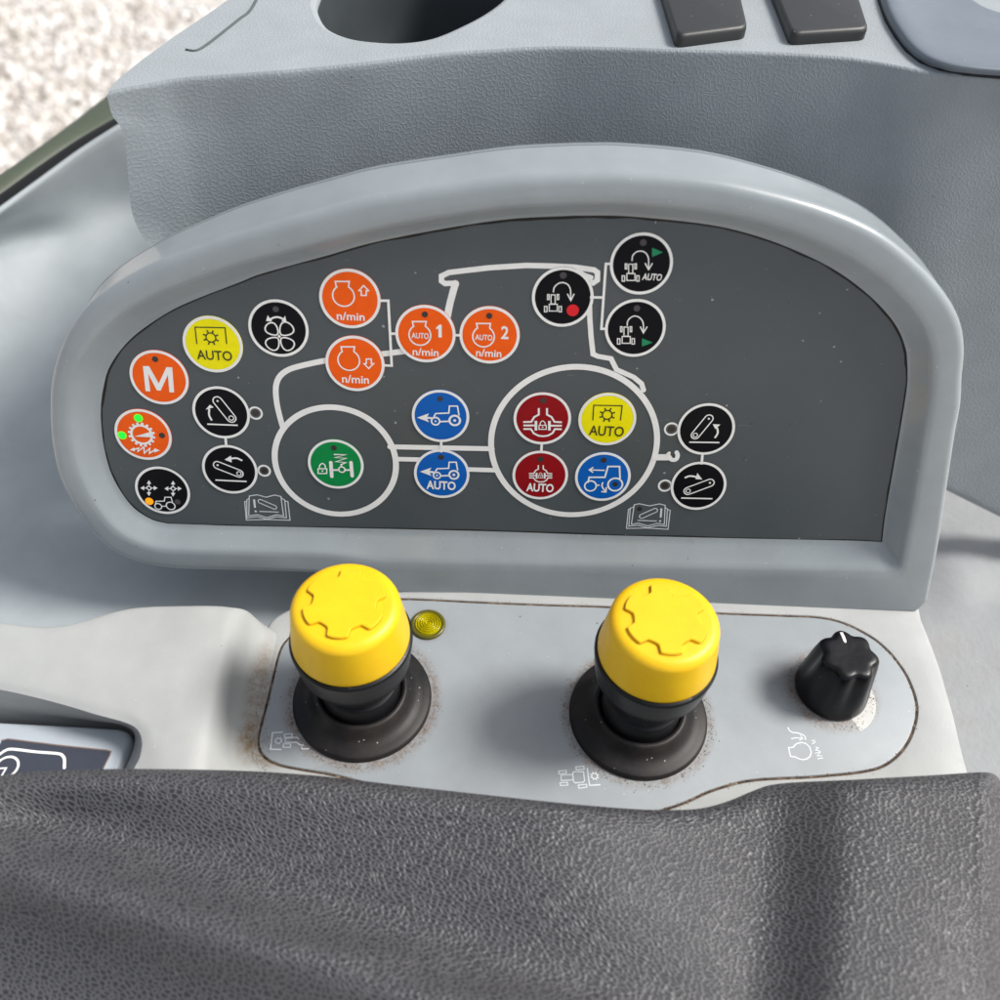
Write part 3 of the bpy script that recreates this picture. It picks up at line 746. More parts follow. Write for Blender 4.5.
tot = s.math('MAXIMUM', blob(w1.x+.05, w1.y, .50, 2.4, .75), s.math('MAXIMUM', blob(w2.x, w2.y, .55, 1.2, 1.0), blob(w3.x+.3, w3.y, 1.2, .4, .9)))
nz = s.noise(420, 6, .8)
mk = s.math('MULTIPLY', tot, s.ramp(nz.outputs['Fac'], [(.36, (.22,)*3), (.58, (1,)*3)]), None, True)
s.base(s.mix(mk, cur, sl((132, 114, 90))))
MAT['body'] = s.m

# plate: thin slab with a rounded edge, top at z = .03
rings = [inset(pc, .065, -.12), inset(pc, .065, .0), inset(pc, .085, .022), inset(pc, .12, .03)]
vs, fs = loft(rings, True, False, True); mesh('control_plate', vs, orient(vs, fs, (0, 0, 1)), MAT['plate'], console, True, 30)
rings = [inset(pc, .10, -.012), inset(pc, -.06, -.009)]
n360 = len(pc)
for j in range(n360):
    pass
vs, fs = loft(rings); mesh('groove', vs, orient(vs, fs, (0, 0, 1)), MAT['groove'], console)
# body lip round the plate (fillet) out to the body's edge: annulus loft from groove to an outer ring
outer_px = [(268, 627), (285, 612), (320, 600), (365, 594), (402, 592), (440, 592), (480, 592), (540, 594), (600, 596), (660, 598), (720, 599), (780, 600), (830, 600.5), (870, 601), (912, 602), (921, 621), (931, 646), (939, 668), (946, 692), (952, 713), (957, 734), (962.5, 757), (967.5, 775), (973, 800), (940, 812), (900, 815), (860, 818), (830, 820), (805, 821), (780, 823), (757, 824), (738, 826), (710, 829), (685, 834), (660, 838), (620, 845), (560, 845), (500, 838), (420, 822), (360, 802), (330, 792), (300, 786), (275, 780), (258, 772), (250, 760), (248, 742), (251, 727), (256, 706), (261, 684), (264, 655)]
assert len(outer_px) == len(plate_px), (len(outer_px), len(plate_px))
def spline_keys(keys, per=8):
    pts = [Vector(k) for k in keys]; m = len(pts); o = []
    for i in range(m):
        a, b, c, d_ = pts[i-1], pts[i], pts[(i+1) % m], pts[(i+2) % m]
        for k in range(per): o.append(cr(a, b, c, d_, k/per))
    return o
ik = spline_keys([Zp(x, y, 0) for x, y in plate_px]); ok = spline_keys([Zp(x, y, 0) for x, y in outer_px])
def off_(c, o_, z):
    n = len(c); out = []
    for j in range(n):
        t = (c[(j+1) % n]-c[j-1])
        t = t.normalized() if t.length > 1e-6 else Vector((1, 0, 0)); out.append(Vector((c[j].x-t.y*o_*SGN, c[j].y+t.x*o_*SGN, z)))
    return out
rings = [off_(ik, .005, -.06), off_(ik, -.01, -.0), off_(ik, -.03, .022), off_(ik, -.07, .03)]
for f in (.5,): rings.append([Vector((a.x+(b.x-a.x)*f, a.y+(b.y-a.y)*f, .03)) for a, b in zip(ik, ok)])
rings.append([Vector((p.x, p.y, .03)) for p in off_(ok, .12, .03)])
rings.append(off_(ok, .03, .0)); rings.append(off_(ok, -.05, -.08)); rings.append(off_(ok, -.14, -.4)); rings.append(off_(ok, -.5, -3.5))
vs, fs = loft(rings); mesh('body', vs, orient(vs, [f for f in fs], (0, 0, 1)), MAT['body'], console, True, 35)

# raised shoulder at the left, dropping to the plate in a soft concave step
def hump():
    cols = ['a', 'b', 'c', 'd', 'e']
    #        back edge px, z      mid px                front px
    C = [((-90, 616, 1.5), (-90, 650, 1.6), (-90, 668, 1.55), (-90, 678, 1.45)),
         ((-10, 622, 1.5), (-10, 655, 1.6), (-10, 678, 1.55), (-10, 688, 1.45)),
         ((30, 627, 1.5), (30, 660, 1.6), (32, 686, 1.55), (34, 697, 1.45)),
         ((62, 626, 1.5), (62, 665, 1.6), (66, 694, 1.55), (68, 706, 1.45)),
         ((90, 619, 1.5), (90, 668, 1.6), (96, 702, 1.55), (98, 715, 1.45)),
         ((112, 612.5, 1.5), (112, 668, 1.6), (122, 708, 1.55), (124, 722, 1.45)),
         ((132, 608.5, 1.5), (132, 668, 1.6), (138, 716, 1.55), (137, 729, 1.45)),
         ((150, 607, 1.5), (150, 670, 1.6), (148, 724, 1.55), (142, 741, 1.45)),
         ((166, 606.5, 1.5), (164, 675, 1.6), (154, 745, 1.55), (140, 757, 1.45)),
         ((182, 606.2, 1.5), (178, 690, 1.6), (160, 775, 1.55), (132, 778, 1.45)),
         ((200, 606, 1.48), (194, 700, 1.57), (180, 800, 1.5), (150, 815, 1.4)),
         ((216, 606.2, 1.42), (207, 700, 1.5), (203, 775, 1.35), (200, 815, 1.2)),
         ((230, 607.5, 1.34), (217, 700, 1.34), (215, 755, 1.1), (218, 810, .9)),
         ((240, 609, 1.15), (226, 700, 1.0), (224, 748, .75), (232, 800, .6)),
         ((247, 612, .9), (233, 700, .62), (232, 748, .38), (243, 790, .35)),
         ((254, 618, .55), (242, 700, .3), (241, 748, .14), (252, 782, .14)),
         ((262, 625, .26), (253, 700, .11), (249, 748, .045), (262, 780, .045)),
         ((270, 629, .10), (262, 700, .036), (254, 748, .034), (268, 780, .034)),
         ((282, 630, -.05), (267, 700, -.03), (259, 748, -.03), (275, 775, -.03))]
    rows = [[], [], [], [], [], [], []]
    for b, m, f, e in C:
        B = Zp(*b); M = Zp(*m); Fp = Zp(*f); E_ = Zp(*e)
        rows[0].append(B+Vector((0, .30, -3.2))); rows[1].append(B+Vector((0, .24, -.7 if b[2] > .5 else -.5))); rows[2].append(B+Vector((0, .10, -.14)))
        rows[3].append(B+Vector((0, -.22, .03))); rows[4].append(M); rows[5].append(Fp); rows[6].append(E_)
    vs, fs, nr, ncx = net(rows, 6, 8)
    return vs, fs, [rows[6][i] for i in range(len(C))]
vs, fs, edge = hump()
mesh('shoulder', vs, orient(vs, fs, (0, 0, 1)), MAT['body'], console, True)
# recess wall dropping to the key at lower left
low = [(-90, 712), (-10, 716.5), (30, 719.5), (62, 722), (94, 724.5), (118, 726.5), (128, 730), (134.5, 737), (133, 752), (125, 772)]
E2 = [edge[i] for i in (0, 1, 2, 3, 4, 5, 6, 7, 8, 9)]
r0 = E2; r1 = [a.lerp(Zp(x, y, -.15), .06)+Vector((0, 0, -.05)) for a, (x, y) in zip(E2, low)]
r3 = [Zp(x, y-1.0, -.15) for x, y in low]; r2 = [a.lerp(b, .6) for a, b in zip(r1, r3)]; r4 = [p+Vector((0, -.1, -1.2)) for p in r3]
vs, fs, _, _ = net([r0, r1, r2, r3, r4], 5, 4); mesh('recess_wall', vs, orient(vs, fs, (0, -1, .3)), MAT['body'], console)
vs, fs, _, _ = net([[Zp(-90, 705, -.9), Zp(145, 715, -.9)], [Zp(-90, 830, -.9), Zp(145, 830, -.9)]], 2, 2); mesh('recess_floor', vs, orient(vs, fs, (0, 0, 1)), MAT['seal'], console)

# printed markings on the plate
def PD(h=.034):
    return Draw(lambda u, v, hh: Vector((u, v, hh)), lambda x, y: tuple(Zp(x, y, .03))[:2], h)
d = PD(); d.reg(230, 700, 10)
d.line([(530, 322), (425, 328), (405, 492), (515, 496)], 14, False, False); d.gear((485, 408), 26, 44, 10, 8)
for q in ([(545, 345), (620, 340), (622, 372), (545, 376)], [(535, 440), (608, 440), (604, 474), (532, 474)]): d.line(q, 11, True)
d.line([(560, 385), (670, 375), (690, 392)], 13, False, False); d.line([(556, 425), (665, 425), (700, 450), (735, 455)], 13, False, False); d.line([(555, 380), (552, 430)], 11, False, False)
d.line([(715, 470), (720, 492), (790, 490)], 12, False, False)
d.build('plate_marking', MAT['pwhite'], console)
d = PD(); d.reg(540, 740, 10)
for q in ([(185, 312), (262, 305), (264, 332), (190, 340)], [(200, 428), (275, 424), (278, 452), (205, 456)], [(210, 352), (328, 346), (332, 400), (212, 406)], [(328, 325), (340, 318), (435, 318), (445, 410), (430, 424), (350, 430), (335, 415)],
          [(358, 270), (438, 264), (442, 292), (362, 300)], [(382, 452), (465, 444), (470, 472), (388, 484)]): d.line(q, 10, True)
d.line([(472, 280), (495, 455), (605, 448)], 12, False, False); d.gear((545, 362), 28, 46, 11, 8)
d.build('plate_marking', MAT['pwhite'], console)
d = PD(); d.reg(770, 700, 10)
C = [(205, 565), (185, 478), (205, 476), (232, 472), (262, 438), (310, 424), (360, 436), (395, 470), (412, 520), (400, 565), (365, 592), (320, 598), (280, 585), (255, 570)]
d.line(C, 13, True); d.line([(180, 272), (190, 300), (225, 325), (270, 330), (320, 345), (350, 368), (355, 400)], 13, False, False, 24); d.line([(210, 388), (262, 378), (325, 385)], 11, False, False); d.line([(300, 352), (328, 388), (290, 402)], 10, False, False)
for q in ([(415, 410), (450, 402)], [(420, 440), (455, 418)], [(452, 470), (482, 480), (456, 502), (500, 512)], [(446, 535), (505, 520), (470, 560), (520, 560)], [(470, 590), (530, 580)]): d.line(q, 10, False, False)
d.build('plate_marking', MAT['pwhite'], console)
# white swelling scale wedge beside the rotary knob
d = PD(.033); q1 = []; q2 = []
for k in range(25):
    a = math.radians(-66+95*k/24); t = k/24; w = .50-.42*t**1.4
    q1.append(Vector((KT.x+1.08*math.cos(a), KT.y+1.08*math.sin(a)))); q2.append(Vector((KT.x+(1.15+w)*math.cos(a), KT.y+(1.15+w)*math.sin(a))))
d.polyuv(q1+q2[::-1]); d.build('scale_wedge', flat('worn_white_print', (206, 206, 202), .5), console)

# ------------------------------------------------------------------ yellow-capped knobs
def gear_outline(r1, r2, n, rot):
    q = []
    for k in range(n):
        a0 = rot+2*PI*k/n; w = 2*PI/n
        for (t, r) in ((-.24, r2*.99), (-.08, r2*1.0), (.08, r2*1.0), (.24, r2*.99), (.33, r1), (.5, r1*.97), (.67, r1)):
            q.append((a0+t*w, r))
    return q
MAT['emb_shade'] = flat('ochre_emblem_shade', (150, 112, 22), .8)  # ochre tone standing in for the shadow round the gear emblem
def knob(C, lab, tilt, rot, zc):
    t = thing('pull_knob', C, lab, 'knob', 'two yellow-capped pull knobs on the control plate')
    prof = [(2.23, 0.0), (2.24, .10), (2.21, .20), (2.15, .235), (1.98, .265), (1.80, .32), (1.68, .41), (1.58, .54), (1.50, .70), (1.44, .76), (1.37, .77), (1.31, .72), (1.27, .62)]
    vs, fs = lathe(C, prof, 120); mesh('flange', vs, orient(vs, fs[:0]+fs, (0, 0, 1)), MAT['bk_flange'], t, True, 50)
    prof = [(1.36, .3), (1.28, .55), (1.24, .9), (1.23, 1.25), (1.20, 1.30), (1.12, 1.32), (1.11, 1.5), (1.12, 1.9), (1.2, 2.8)]
    L = Vector((tilt[0], tilt[1], 0))
    def lean(vs): return [Vector(v)+L*max(0, (v[2]-.5)) for v in vs]
    vs, fs = lathe(C, prof, 96); mesh('stem', lean(vs), fs, MAT['bk_stem'], t)
    z = zc
    prof = [(1.15, z-1.17), (1.60, z-1.20), (1.655, z-1.185), (1.69, z-1.13), (1.73, z-.9), (1.83, z-.14), (1.835, z-.06), (1.80, z-.01), (1.66, z)]
    vs, fs = lathe(C, prof, 110); mesh('collar', lean(vs), fs, MAT['bk_collar'], t, True, 50)
    top = z+1.62
    prof = [(1.66, z-.02), (1.72, z+.0), (1.755, z+.05), (1.75, z+.12), (1.68, z+.7), (1.60, z+1.2)]
    for k in range(1, 9):
        a = k/8*PI/2; prof.append((1.29+.305*math.cos(a), z+1.27+.31*math.sin(a)))
    prof += [(1.15, z+1.583), (.6, z+1.588), (.001, z+1.588)]
    vs, fs = lathe(C, prof, 128); cap = mesh('cap', lean(vs), fs, MAT['cap'], t, True, 60)
    q = gear_outline(.93, 1.20, 6, rot); base_ = z+1.588
    pts = []
    for (a, r) in q: pts.append((a, r))
    # subdivide lightly for round tooth corners
    P2 = [Vector((C.x+r*math.cos(a), C.y+r*math.sin(a), 0)) for a, r in pts]
    sm = []
    m = len(P2)
    for i in range(m):
        a, b, c = P2[i-1], P2[i], P2[(i+1) % m]
        sm.append(b.lerp(a, min(.3, .03/max(.01, (b-a).length)))); sm.append(b.lerp(c, min(.3, .03/max(.01, (b-c).length))))
    def ins(P, o_, zz):
        n = len(P); out = []
        for j in range(n):
            tt = (P[(j+1) % n]-P[j-1]).normalized(); out.append(Vector((P[j].x-tt.y*o_, P[j].y+tt.x*o_, zz)))
        return out
    rings = [ins(sm, 0, base_-.06), ins(sm, 0, base_+.06), ins(sm, .008, base_+.085), ins(sm, .02, base_+.095)]
    vs, fs = loft(rings, True, False, True); mesh('gear_emblem', lean(vs), orient(vs, fs, (0, 0, 1)), MAT['cap'], cap, False)
    # emblem's edge shadow painted as a thin ribbon, wider on the left
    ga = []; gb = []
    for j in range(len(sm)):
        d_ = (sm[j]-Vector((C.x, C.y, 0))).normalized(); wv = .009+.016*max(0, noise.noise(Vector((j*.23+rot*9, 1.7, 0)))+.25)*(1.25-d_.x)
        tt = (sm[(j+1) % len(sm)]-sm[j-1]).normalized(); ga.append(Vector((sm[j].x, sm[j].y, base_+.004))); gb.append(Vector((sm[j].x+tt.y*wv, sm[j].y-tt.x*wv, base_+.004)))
    vs, fs = loft([ga, gb]); mesh('emblem_edge_shade', lean(vs), orient(vs, fs, (0, 0, 1)), MAT['emb_shade'], cap, False)
    return t
k1 = knob(KL, 'yellow-capped black pull knob at left, beside the small amber lamp', (-.030, .03), PI/2-.04, 3.62)
k2 = knob(KR, 'yellow-capped black pull knob at right, on the middle of the plate', (.005, .03), PI/2+.05, 3.82)

# ------------------------------------------------------------------ rotary knob
rk = thing('rotary_knob', KT, 'small glossy black fluted rotary knob with white pointer mark', 'knob')
def wob(t, z):
    a = t*2*PI; f = max(0, min(1, (z-.15)/1.3)); c = math.cos(7*(a-PI/2-.1))
    return 1+.07*f*(c if c > 0 else c*1.3)
prof = [(1.14, .06), (1.185, .07), (1.20, .13), (1.19, .3), (1.10, .9), (.98, 1.7), (.91, 2.12), (.88, 2.2), (.83, 2.26), (.75, 2.29), (.62, 2.3), (.4, 2.285), (.001, 2.28)]
vs, fs = lathe(KT, [(r_, z_*.93) for r_, z_ in prof], 168, wob); LN = Vector((.0, .03, 0))
mesh('body', [Vector(v)+LN*v[2] for v in vs], fs, MAT['bk_rot'], rk, True, 70)
a0 = math.radians(97); q = []
for (r, w, z) in ((.42, .02, 2.139), (.50, .05, 2.144), (.66, .05, 2.149), (.82, .05, 2.127), (.90, .045, 2.066), (.945, .03, 1.955)):
    d_ = Vector((math.cos(a0), math.sin(a0), 0)); n_ = Vector((-d_.y, d_.x, 0)); c_ = KT+d_*r+LN*z
    q.append([c_+n_*w+Vector((0, 0, z)), c_-n_*w+Vector((0, 0, z))])
vs, fs = loft(q, False); vs = [Vector(v) for v in vs]; mesh('pointer_mark', vs, orient(vs, fs, (0, 0, 1)), MAT['white'], rk)

# ------------------------------------------------------------------ indicator lamp
il = thing('indicator_lamp', IL, 'small round amber indicator lamp with ringed lens beside left knob', 'lamp')
vs, fs = lathe(IL, [(.60, .02), (.605, .09), (.58, .125), (.53, .135), (.48, .13), (.455, .09)], 64); mesh('rim', vs, fs, MAT['lensrim'], il)
prof = [(.46, .09)]
for k in range(56):
    r = .455*(1-k/56); prof.append((max(r, .001), .125+.05*(1-(r/.46)**2)+.034*math.cos(r/.46*2*PI*5.5)))
vs, fs = lathe(IL, prof, 64); mesh('lens', vs, fs, MAT['lens'], il)
vs, fs = lathe(IL, [(.45, .035), (.2, .035), (.001, .035)], 40); mesh('reflector', vs, fs, flat('lamp_well', (176, 160, 20), .3), il)

# ------------------------------------------------------------------ key at lower left
key = thing('push_key', tuple(Zp(60, 760, .4)), 'silver rectangular key with dark inlay in the recess, half hidden by the armrest', 'button')
kz = .25
kpx = [(-90, 715.5), (-20, 719.5), (60, 723.5), (112, 726.5), (121, 727.5), (127, 730), (130, 735), (130, 741), (126, 752), (117, 776), (109, 800), (60, 803), (-20, 800), (-90, 795)]
kp = [Zp(x, y, kz) for x, y in kpx]
kc = spline(kp, 160, True)
ar = sum(kc[i].x*kc[(i+1) % 160].y-kc[(i+1) % 160].x*kc[i].y for i in range(160)); sg = 1 if ar > 0 else -1
def ins2(P, o_, zz):
    n = len(P); return [Vector((P[j].x-(P[(j+1) % n]-P[j-1]).normalized().y*o_*sg, P[j].y+(P[(j+1) % n]-P[j-1]).normalized().x*o_*sg, zz)) for j in range(n)]
rings = [ins2(kc, -.05, kz-1.0), ins2(kc, -.03, kz-.35), ins2(kc, .03, kz-.12), ins2(kc, .09, kz-.03), ins2(kc, .16, kz)]
vs, fs = loft(rings, True, False, True); mesh('housing', vs, orient(vs, fs, (0, 0, 1)), plastic('silver_key_plastic', (178, 186, 194), .35).m, key, True, 40)
inl = [(2, 740.5), (8, 739), (60, 745.5), (106, 750.2), (111, 751.5), (110, 755), (103, 769), (92, 792), (-20, 790), (-20, 742)]
def kd(h): return Draw(lambda u, v, hh: Vector((u, v, hh)), lambda x, y: tuple(Zp(x, y, kz))[:2], h)
d = kd(kz+.004); d.reg(*one); d.poly([(2, 740.5), (8, 739), (60, 745.5), (106, 750.2), (111, 751.5), (110, 755), (103, 769), (92, 792), (-20, 790), (-2, 748)]); d.build('inlay', flat('dark_slate_inlay', (66, 70, 82), .4), key)
d = kd(kz+.010); d.reg(*one); d.line([(2, 740.5), (8, 739), (60, 745.5), (106, 750.2), (111, 751.5), (110, 755), (103, 769), (92, 792)], 1.4); d.build('inlay_edge', flat('grimy_inlay_edge', (130, 112, 104), .6), key)
d = kd(kz+.010); d.reg(0, 690, 6.667)
d.line([(-60, 470), (-5, 432), (35, 405), (82, 395), (240, 413), (388, 425), (418, 440), (430, 462), (430, 520)], 20, False, True, 40)
d.ring((45, 515), 75, 17); d.line([(-30, 525), (42, 522), (5, 585)], 12, False, False); d.build('key_marking', MAT['white'], key)

# ================================================================== ARMREST CUSHION
def e_edge(px):
    K = [(-90, 792), (-30, 780), (0, 776), (30, 772), (60, 770.5), (120, 769), (200, 769.5), (260, 771.5), (330, 777), (400, 785.5), (450, 791), (500, 796.5), (560, 803), (620, 808.5), (660, 810.5), (700, 809), (725, 803), (745, 794), (765, 786), (790, 782.5), (850, 780), (930, 775.5), (975, 772.5), (990, 772.5), (997, 776), (1004, 786), (1020, 812)]
    for (a, b), (c, d_) in zip(K, K[1:]):
        if px <= c: t = (px-a)/(c-a); return b+(d_-b)*t
    return K[-1][1]+(px-K[-1][0])*1.5
def sm(x): x = max(0, min(1, x)); return x*x*(3-2*x)
def az(px, py):
    z = 1.9+.80*sm((px-765+(py-800)*.10)/100)
    ridge = py-(838+.31*px)                        # signed distance in the photograph's rows from the crest line
    w = 1-sm((px-560)/220)
    L_ = max(62, (838+.31*px)-e_edge(px)-34)
    z += w*(1.0*math.exp(-((ridge-28)/40)**2)-1.1*sm((ridge-44)/130))+.9*(1-sm((py-e_edge(px)-4)/L_))*(1-sm((px-540)/200))
    z -= .16*math.exp(-((px-775)/55)**2)*sm((py-800)/80)
    z += .22*math.exp(-((px-620)/130)**2-((py-905)/70)**2)
    z -= .16*math.exp(-((px-360)/160)**2-((py-835)/26)**2)
    z -= .25*sm((px-905)/100)*sm((py-860)/120)
    return z
xs = [-110, -70, -35, -5, 30, 70, 120, 170, 220, 270, 330, 390, 450, 500, 550, 600, 640, 670, 695, 715, 735, 752, 768, 785, 805, 825, 845, 870, 900, 930, 955, 972, 985, 994, 1001, 1008]
rows = []
offs = [0, 2, 6, 12, 20, 32, 50, 75, 100, 125, 150, 180, 215, 260, 310]
dz = [-.42, -.2, -.06, 0, .02, .0, 0, 0, 0, 0, 0, 0, 0, 0, 0]
rows.append([Zp(x, e_edge(x), az(x, e_edge(x))-.42)+Vector((0, -.25, -2.2)) for x in xs]); rows.append([Zp(x, e_edge(x), az(x, e_edge(x))-.42)+Vector((0, -.02, -.5)) for x in xs])
for o_, dd in zip(offs, dz):
    r = []
    for x in xs:
        y = e_edge(x)+o_; side = -1.0*sm((x-985)/25)
        r.append(Zp(x, y, az(x, y)+dd+side*.6))
    rows.append(r)
vs, fs, _, _ = net(rows, 5, 5)
rest = mesh('armrest_cushion', vs, orient(vs, fs, (0, 0, 1)), MAT['leather'], None, True, None, tuple(Zp(500, 900, 0)))
tag(rest, 'dark grey grained leatherette armrest cushion in front of the console', 'armrest')
sub = rest.modifiers.new('smooth', 'SUBSURF'); sub.levels = 1; sub.render_levels = 1

# ================================================================== REAR CONSOLE
rear = thing('rear_console', (0, 8, 0), 'grained grey rear side console with cup holder behind the display panel', 'console')
Z1 = 14.2
edge_px = [(107, 94), (125, 90), (150, 85.5), (175, 81), (212, 77.5), (250, 75), (300, 71), (360, 65), (440, 55.5), (500, 51), (550, 48.5), (600, 49), (650, 50.5), (700, 52), (740, 53), (780, 54.5), (840, 58.5), (880, 64), (920, 71.5), (960, 76), (1010, 79), (1090, 84), (1200, 92)]
TOP = [Zp(x, y, Z1) for x, y in edge_px]
# wall rows: from the top edge down; the foot follows the tray crease at the left and the free lower edge at the right
foot_l = {107: (128, 175), 125: (131, 205), 150: (150, 245)}
rowsW = [[p+Vector((0, .13, .017)) for p in TOP], [p+Vector((0, .08, .008)) for p in TOP], [p+Vector((0, .02, -.05)) for p in TOP], [p+Vector((0, -.02, -.2)) for p in TOP]]
def foot(i):
    p = TOP[i]; zf = 3.5 if edge_px[i][0] > 820 else -1.5
    return Vector((p.x*.97, p.y-1.2-2.8*max(0, (edge_px[i][0]-300)/560 if edge_px[i][0] < 860 else 1), zf))
lowers = {}
FT = []
for i, (x, y) in enumerate(edge_px):
    FT.append(foot(i))
# left end is shaped by image positions: fold runs (107,94)->(113,118)->(126,150)->(131,205)->(150,247)
fold = [(107, 94), (112, 115), (121, 128), (126, 150), (128.5, 180), (131.5, 210), (139, 230), (150, 246), (168, 262)]
yl = TOP[0].y
def ytop(x):
    for a, b in zip(TOP, TOP[1:]):
        if x <= b.x: return a.y+(b.y-a.y)*(x-a.x)/(b.x-a.x)
    return TOP[-1].y
left_pts = []
for k, (x, y) in enumerate(fold):
    yy = yl
    for _ in range(12): yy = .5*yy+.5*(ytop(Yp(x, y, yy).x)-1.2*k/8)
    left_pts.append(Yp(x, y, yy))
nrowsW = 9
for k in range(1, nrowsW):
    t = k/(nrowsW-1); r = []
    for i in range(len(TOP)):
        a = TOP[i]+Vector((0, -.02, -.2)); p = a.lerp(FT[i], t); r.append(p)
    # pull the first column onto the fold, easing the next ones
    L = left_pts[k]
    d0 = L-r[0]
    for i, f in ((0, 1), (1, .93), (2, .80), (3, .66), (4, .47), (5, .30), (6, .15), (7, .05)):
        q_ = r[i]+d0*f; r[i] = Vector((q_.x, ytop(q_.x)-1.2*t if i else q_.y, q_.z))
    rowsW.append(r)
# right lower edge: (940,485) .. (1000,515) continuing
for i, (x, y) in enumerate(edge_px):
    if x >= 840:
        px_ = 820+(x-840)*.68; py_ = 446+(px_-860)*.5 if px_ > 860 else 446-(860-px_)*.5
        tgt = Yp(px_, py_, TOP[i].y-4.0)
        n0 = 4
        for k in range(n0, len(rowsW)):
            t = (k-n0+1)/(len(rowsW)-n0); rowsW[k][i] = (TOP[i]+Vector((0, -.02, -.2))).lerp(tgt, t)
lastrow = rowsW[-1]
rowsW.append([p+Vector((0, .15, -.12)) for p in lastrow]); rowsW.append([p+Vector((0, 1.2, -.1)) for p in lastrow])
vs, fs, _, ncw = net(rowsW, 5, 5); wall_edge = vs[:ncw]
mesh('front_wall', vs, orient(vs, fs, (0, -1, .2)), MAT['wall'], rear)
# side return of the wall at its left end
vs, fs, _, _ = net([left_pts, [p+Vector((.03, .12, 0)) for p in left_pts], [p+Vector((.5, .7, -.3)) for p in left_pts]], 5, 3)
mesh('side_return', vs, orient(vs, fs, (-1, 0, 0)), MAT['wall'], rear)
# top: flat sheet with the cup holder opening
sil = [(107, 94), (116, 82), (135, 66), (170, 40), (213, 11), (240, -8), (300, -45), (420, -110), (1250, -110)]
back = [Zp(x, y, Z1) for x, y in sil]
outer = [Vector(p) for p in wall_edge]
poly_out = outer+[Vector((p.x, p.y, Z1)) for p in spline(back[1:-1], 50)[::-1]]
poly_out = outer+[Zp(1250, -110, Z1)]+[Zp(420, -110, Z1)]+spline([Zp(x, y, Z1) for x, y in sil[:-1]], 60)[::-1][1:-1]
hole_px = [(318, -2), (319.5, 14), (329, 27.5), (348, 36.5), (372, 40.5), (402, 41.5), (432, 37), (462, 24.5), (485, 12), (503, -2), (516, -18), (512, -38), (480, -56), (430, -62), (375, -52), (335, -30)]
hc = spline([Zp(x, y, Z1) for x, y in hole_px], 120, True)
ah = sum(hc[i].x*hc[(i+1) % 120].y-hc[(i+1) % 120].x*hc[i].y for i in range(120)); hs = 1 if ah > 0 else -1
def hin(o_, z):
    return [Vector((hc[j].x-(hc[(j+1) % 120]-hc[j-1]).normalized().y*o_*hs, hc[j].y+(hc[(j+1) % 120]-hc[j-1]).normalized().x*o_*hs, z)) for j in range(120)]
h0 = hin(-.22, Z1)
ZT = Z1+.015
lo = [Vector((p.x, p.y, ZT)) for p in poly_out]; hi_ = [Vector((p.x, p.y, ZT)) for p in h0]
tri = geometry.tessellate_polygon([[Vector((p.x, p.y, 0)) for p in lo], [Vector((p.x, p.y, 0)) for p in hi_[::-1]]])
vv = lo+hi_[::-1]
tri = [f for f in tri]; fix = []
for f in tri:
    a, b, c = (vv[i] for i in f); nz_ = (b-a).cross(c-a).z
    if abs(nz_) > 1e-9: fix.append(f if nz_ > 0 else tuple(reversed(f)))
mesh('top', vv, fix, MAT['top'], rear, False)
rings = [[Vector((p.x, p.y, ZT)) for p in hin(-.22, 0)], [Vector((p.x, p.y, ZT-.03)) for p in hin(-.10, 0)], [Vector((p.x, p.y, ZT-.11)) for p in hin(-.02, 0)], [Vector((p.x, p.y, ZT-.3)) for p in hin(.0, 0)]]
vs, fs = loft(rings); lip = mesh('cup_holder_lip', vs, orient(vs, fs, (0, 0, 1)), MAT['top'], rear)
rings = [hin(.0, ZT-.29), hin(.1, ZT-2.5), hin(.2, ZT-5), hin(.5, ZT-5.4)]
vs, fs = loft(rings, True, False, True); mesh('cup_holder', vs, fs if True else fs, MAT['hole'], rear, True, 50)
# thin trim line on the left end of the top
vs, fs = tube([Zp(x, y, ZT+.0) for x, y in spline([Vector(q) for q in ((262, -10), (250, 11), (240, 19), (225, 31), (207, 45), (196, 51), (186, 50))], 30)], .05); mesh('trim_line', vs, fs, flat('dark_trim_gap', (84, 92, 92), .7), rear)
# left outer flank under the top sheet
sp = spline([Zp(x, y, ZT) for x, y in sil[:-1]], 60)
sp = sp[10:]
vs, fs, _, _ = net([sp, [p+Vector((.03, .0, -.12)) for p in sp], [p+Vector((.25, .1, -1.5)) for p in sp], [p+Vector((.8, .4, -4)) for p in sp]], 1, 4)
mesh('outer_flank', vs, orient(vs, fs, (-1, 0, .3)), MAT['top'], rear)
# smooth bluish pocket at the upper right
bp = [(872, -60), (876, -20), (879, 0), (886, 20), (896, 37), (907, 51), (921, 62), (940, 69.5), (965, 74), (1000, 77), (1060, 82)]
B0 = [Zp(x, y, ZT+.02) for x, y in bp]
rr0 = [p+Vector((0, 0, .0)) for p in B0]; rr1 = [Zp(x+6, y-6, ZT+.32) for x, y in bp]; rr2 = [Zp(x+14, y-14, ZT+.36) for x, y in bp]; rr3 = [Zp(x+34, y-36, ZT+.1) for x, y in bp]; rr4 = [Zp(x+80, y-75, ZT-.0) for x, y in bp]; rr5 = [Zp(x+200, y-160, ZT+.5) for x, y in bp]
vs, fs, _, _ = net([[p+Vector((0, 0, -.3)) for p in B0], rr0, rr1, rr2, rr3, rr4, rr5], 5, 5); mesh('storage_pocket', vs, orient(vs, fs, (0, 0, 1)), MAT['dish'], rear)
vs, fs = tube([Zp(x, y, ZT+.02) for x, y in bp], .06); mesh('pocket_edge_shade', vs, fs, MAT['seal'], rear)  # black line put in for the shadow along the pocket's boundary
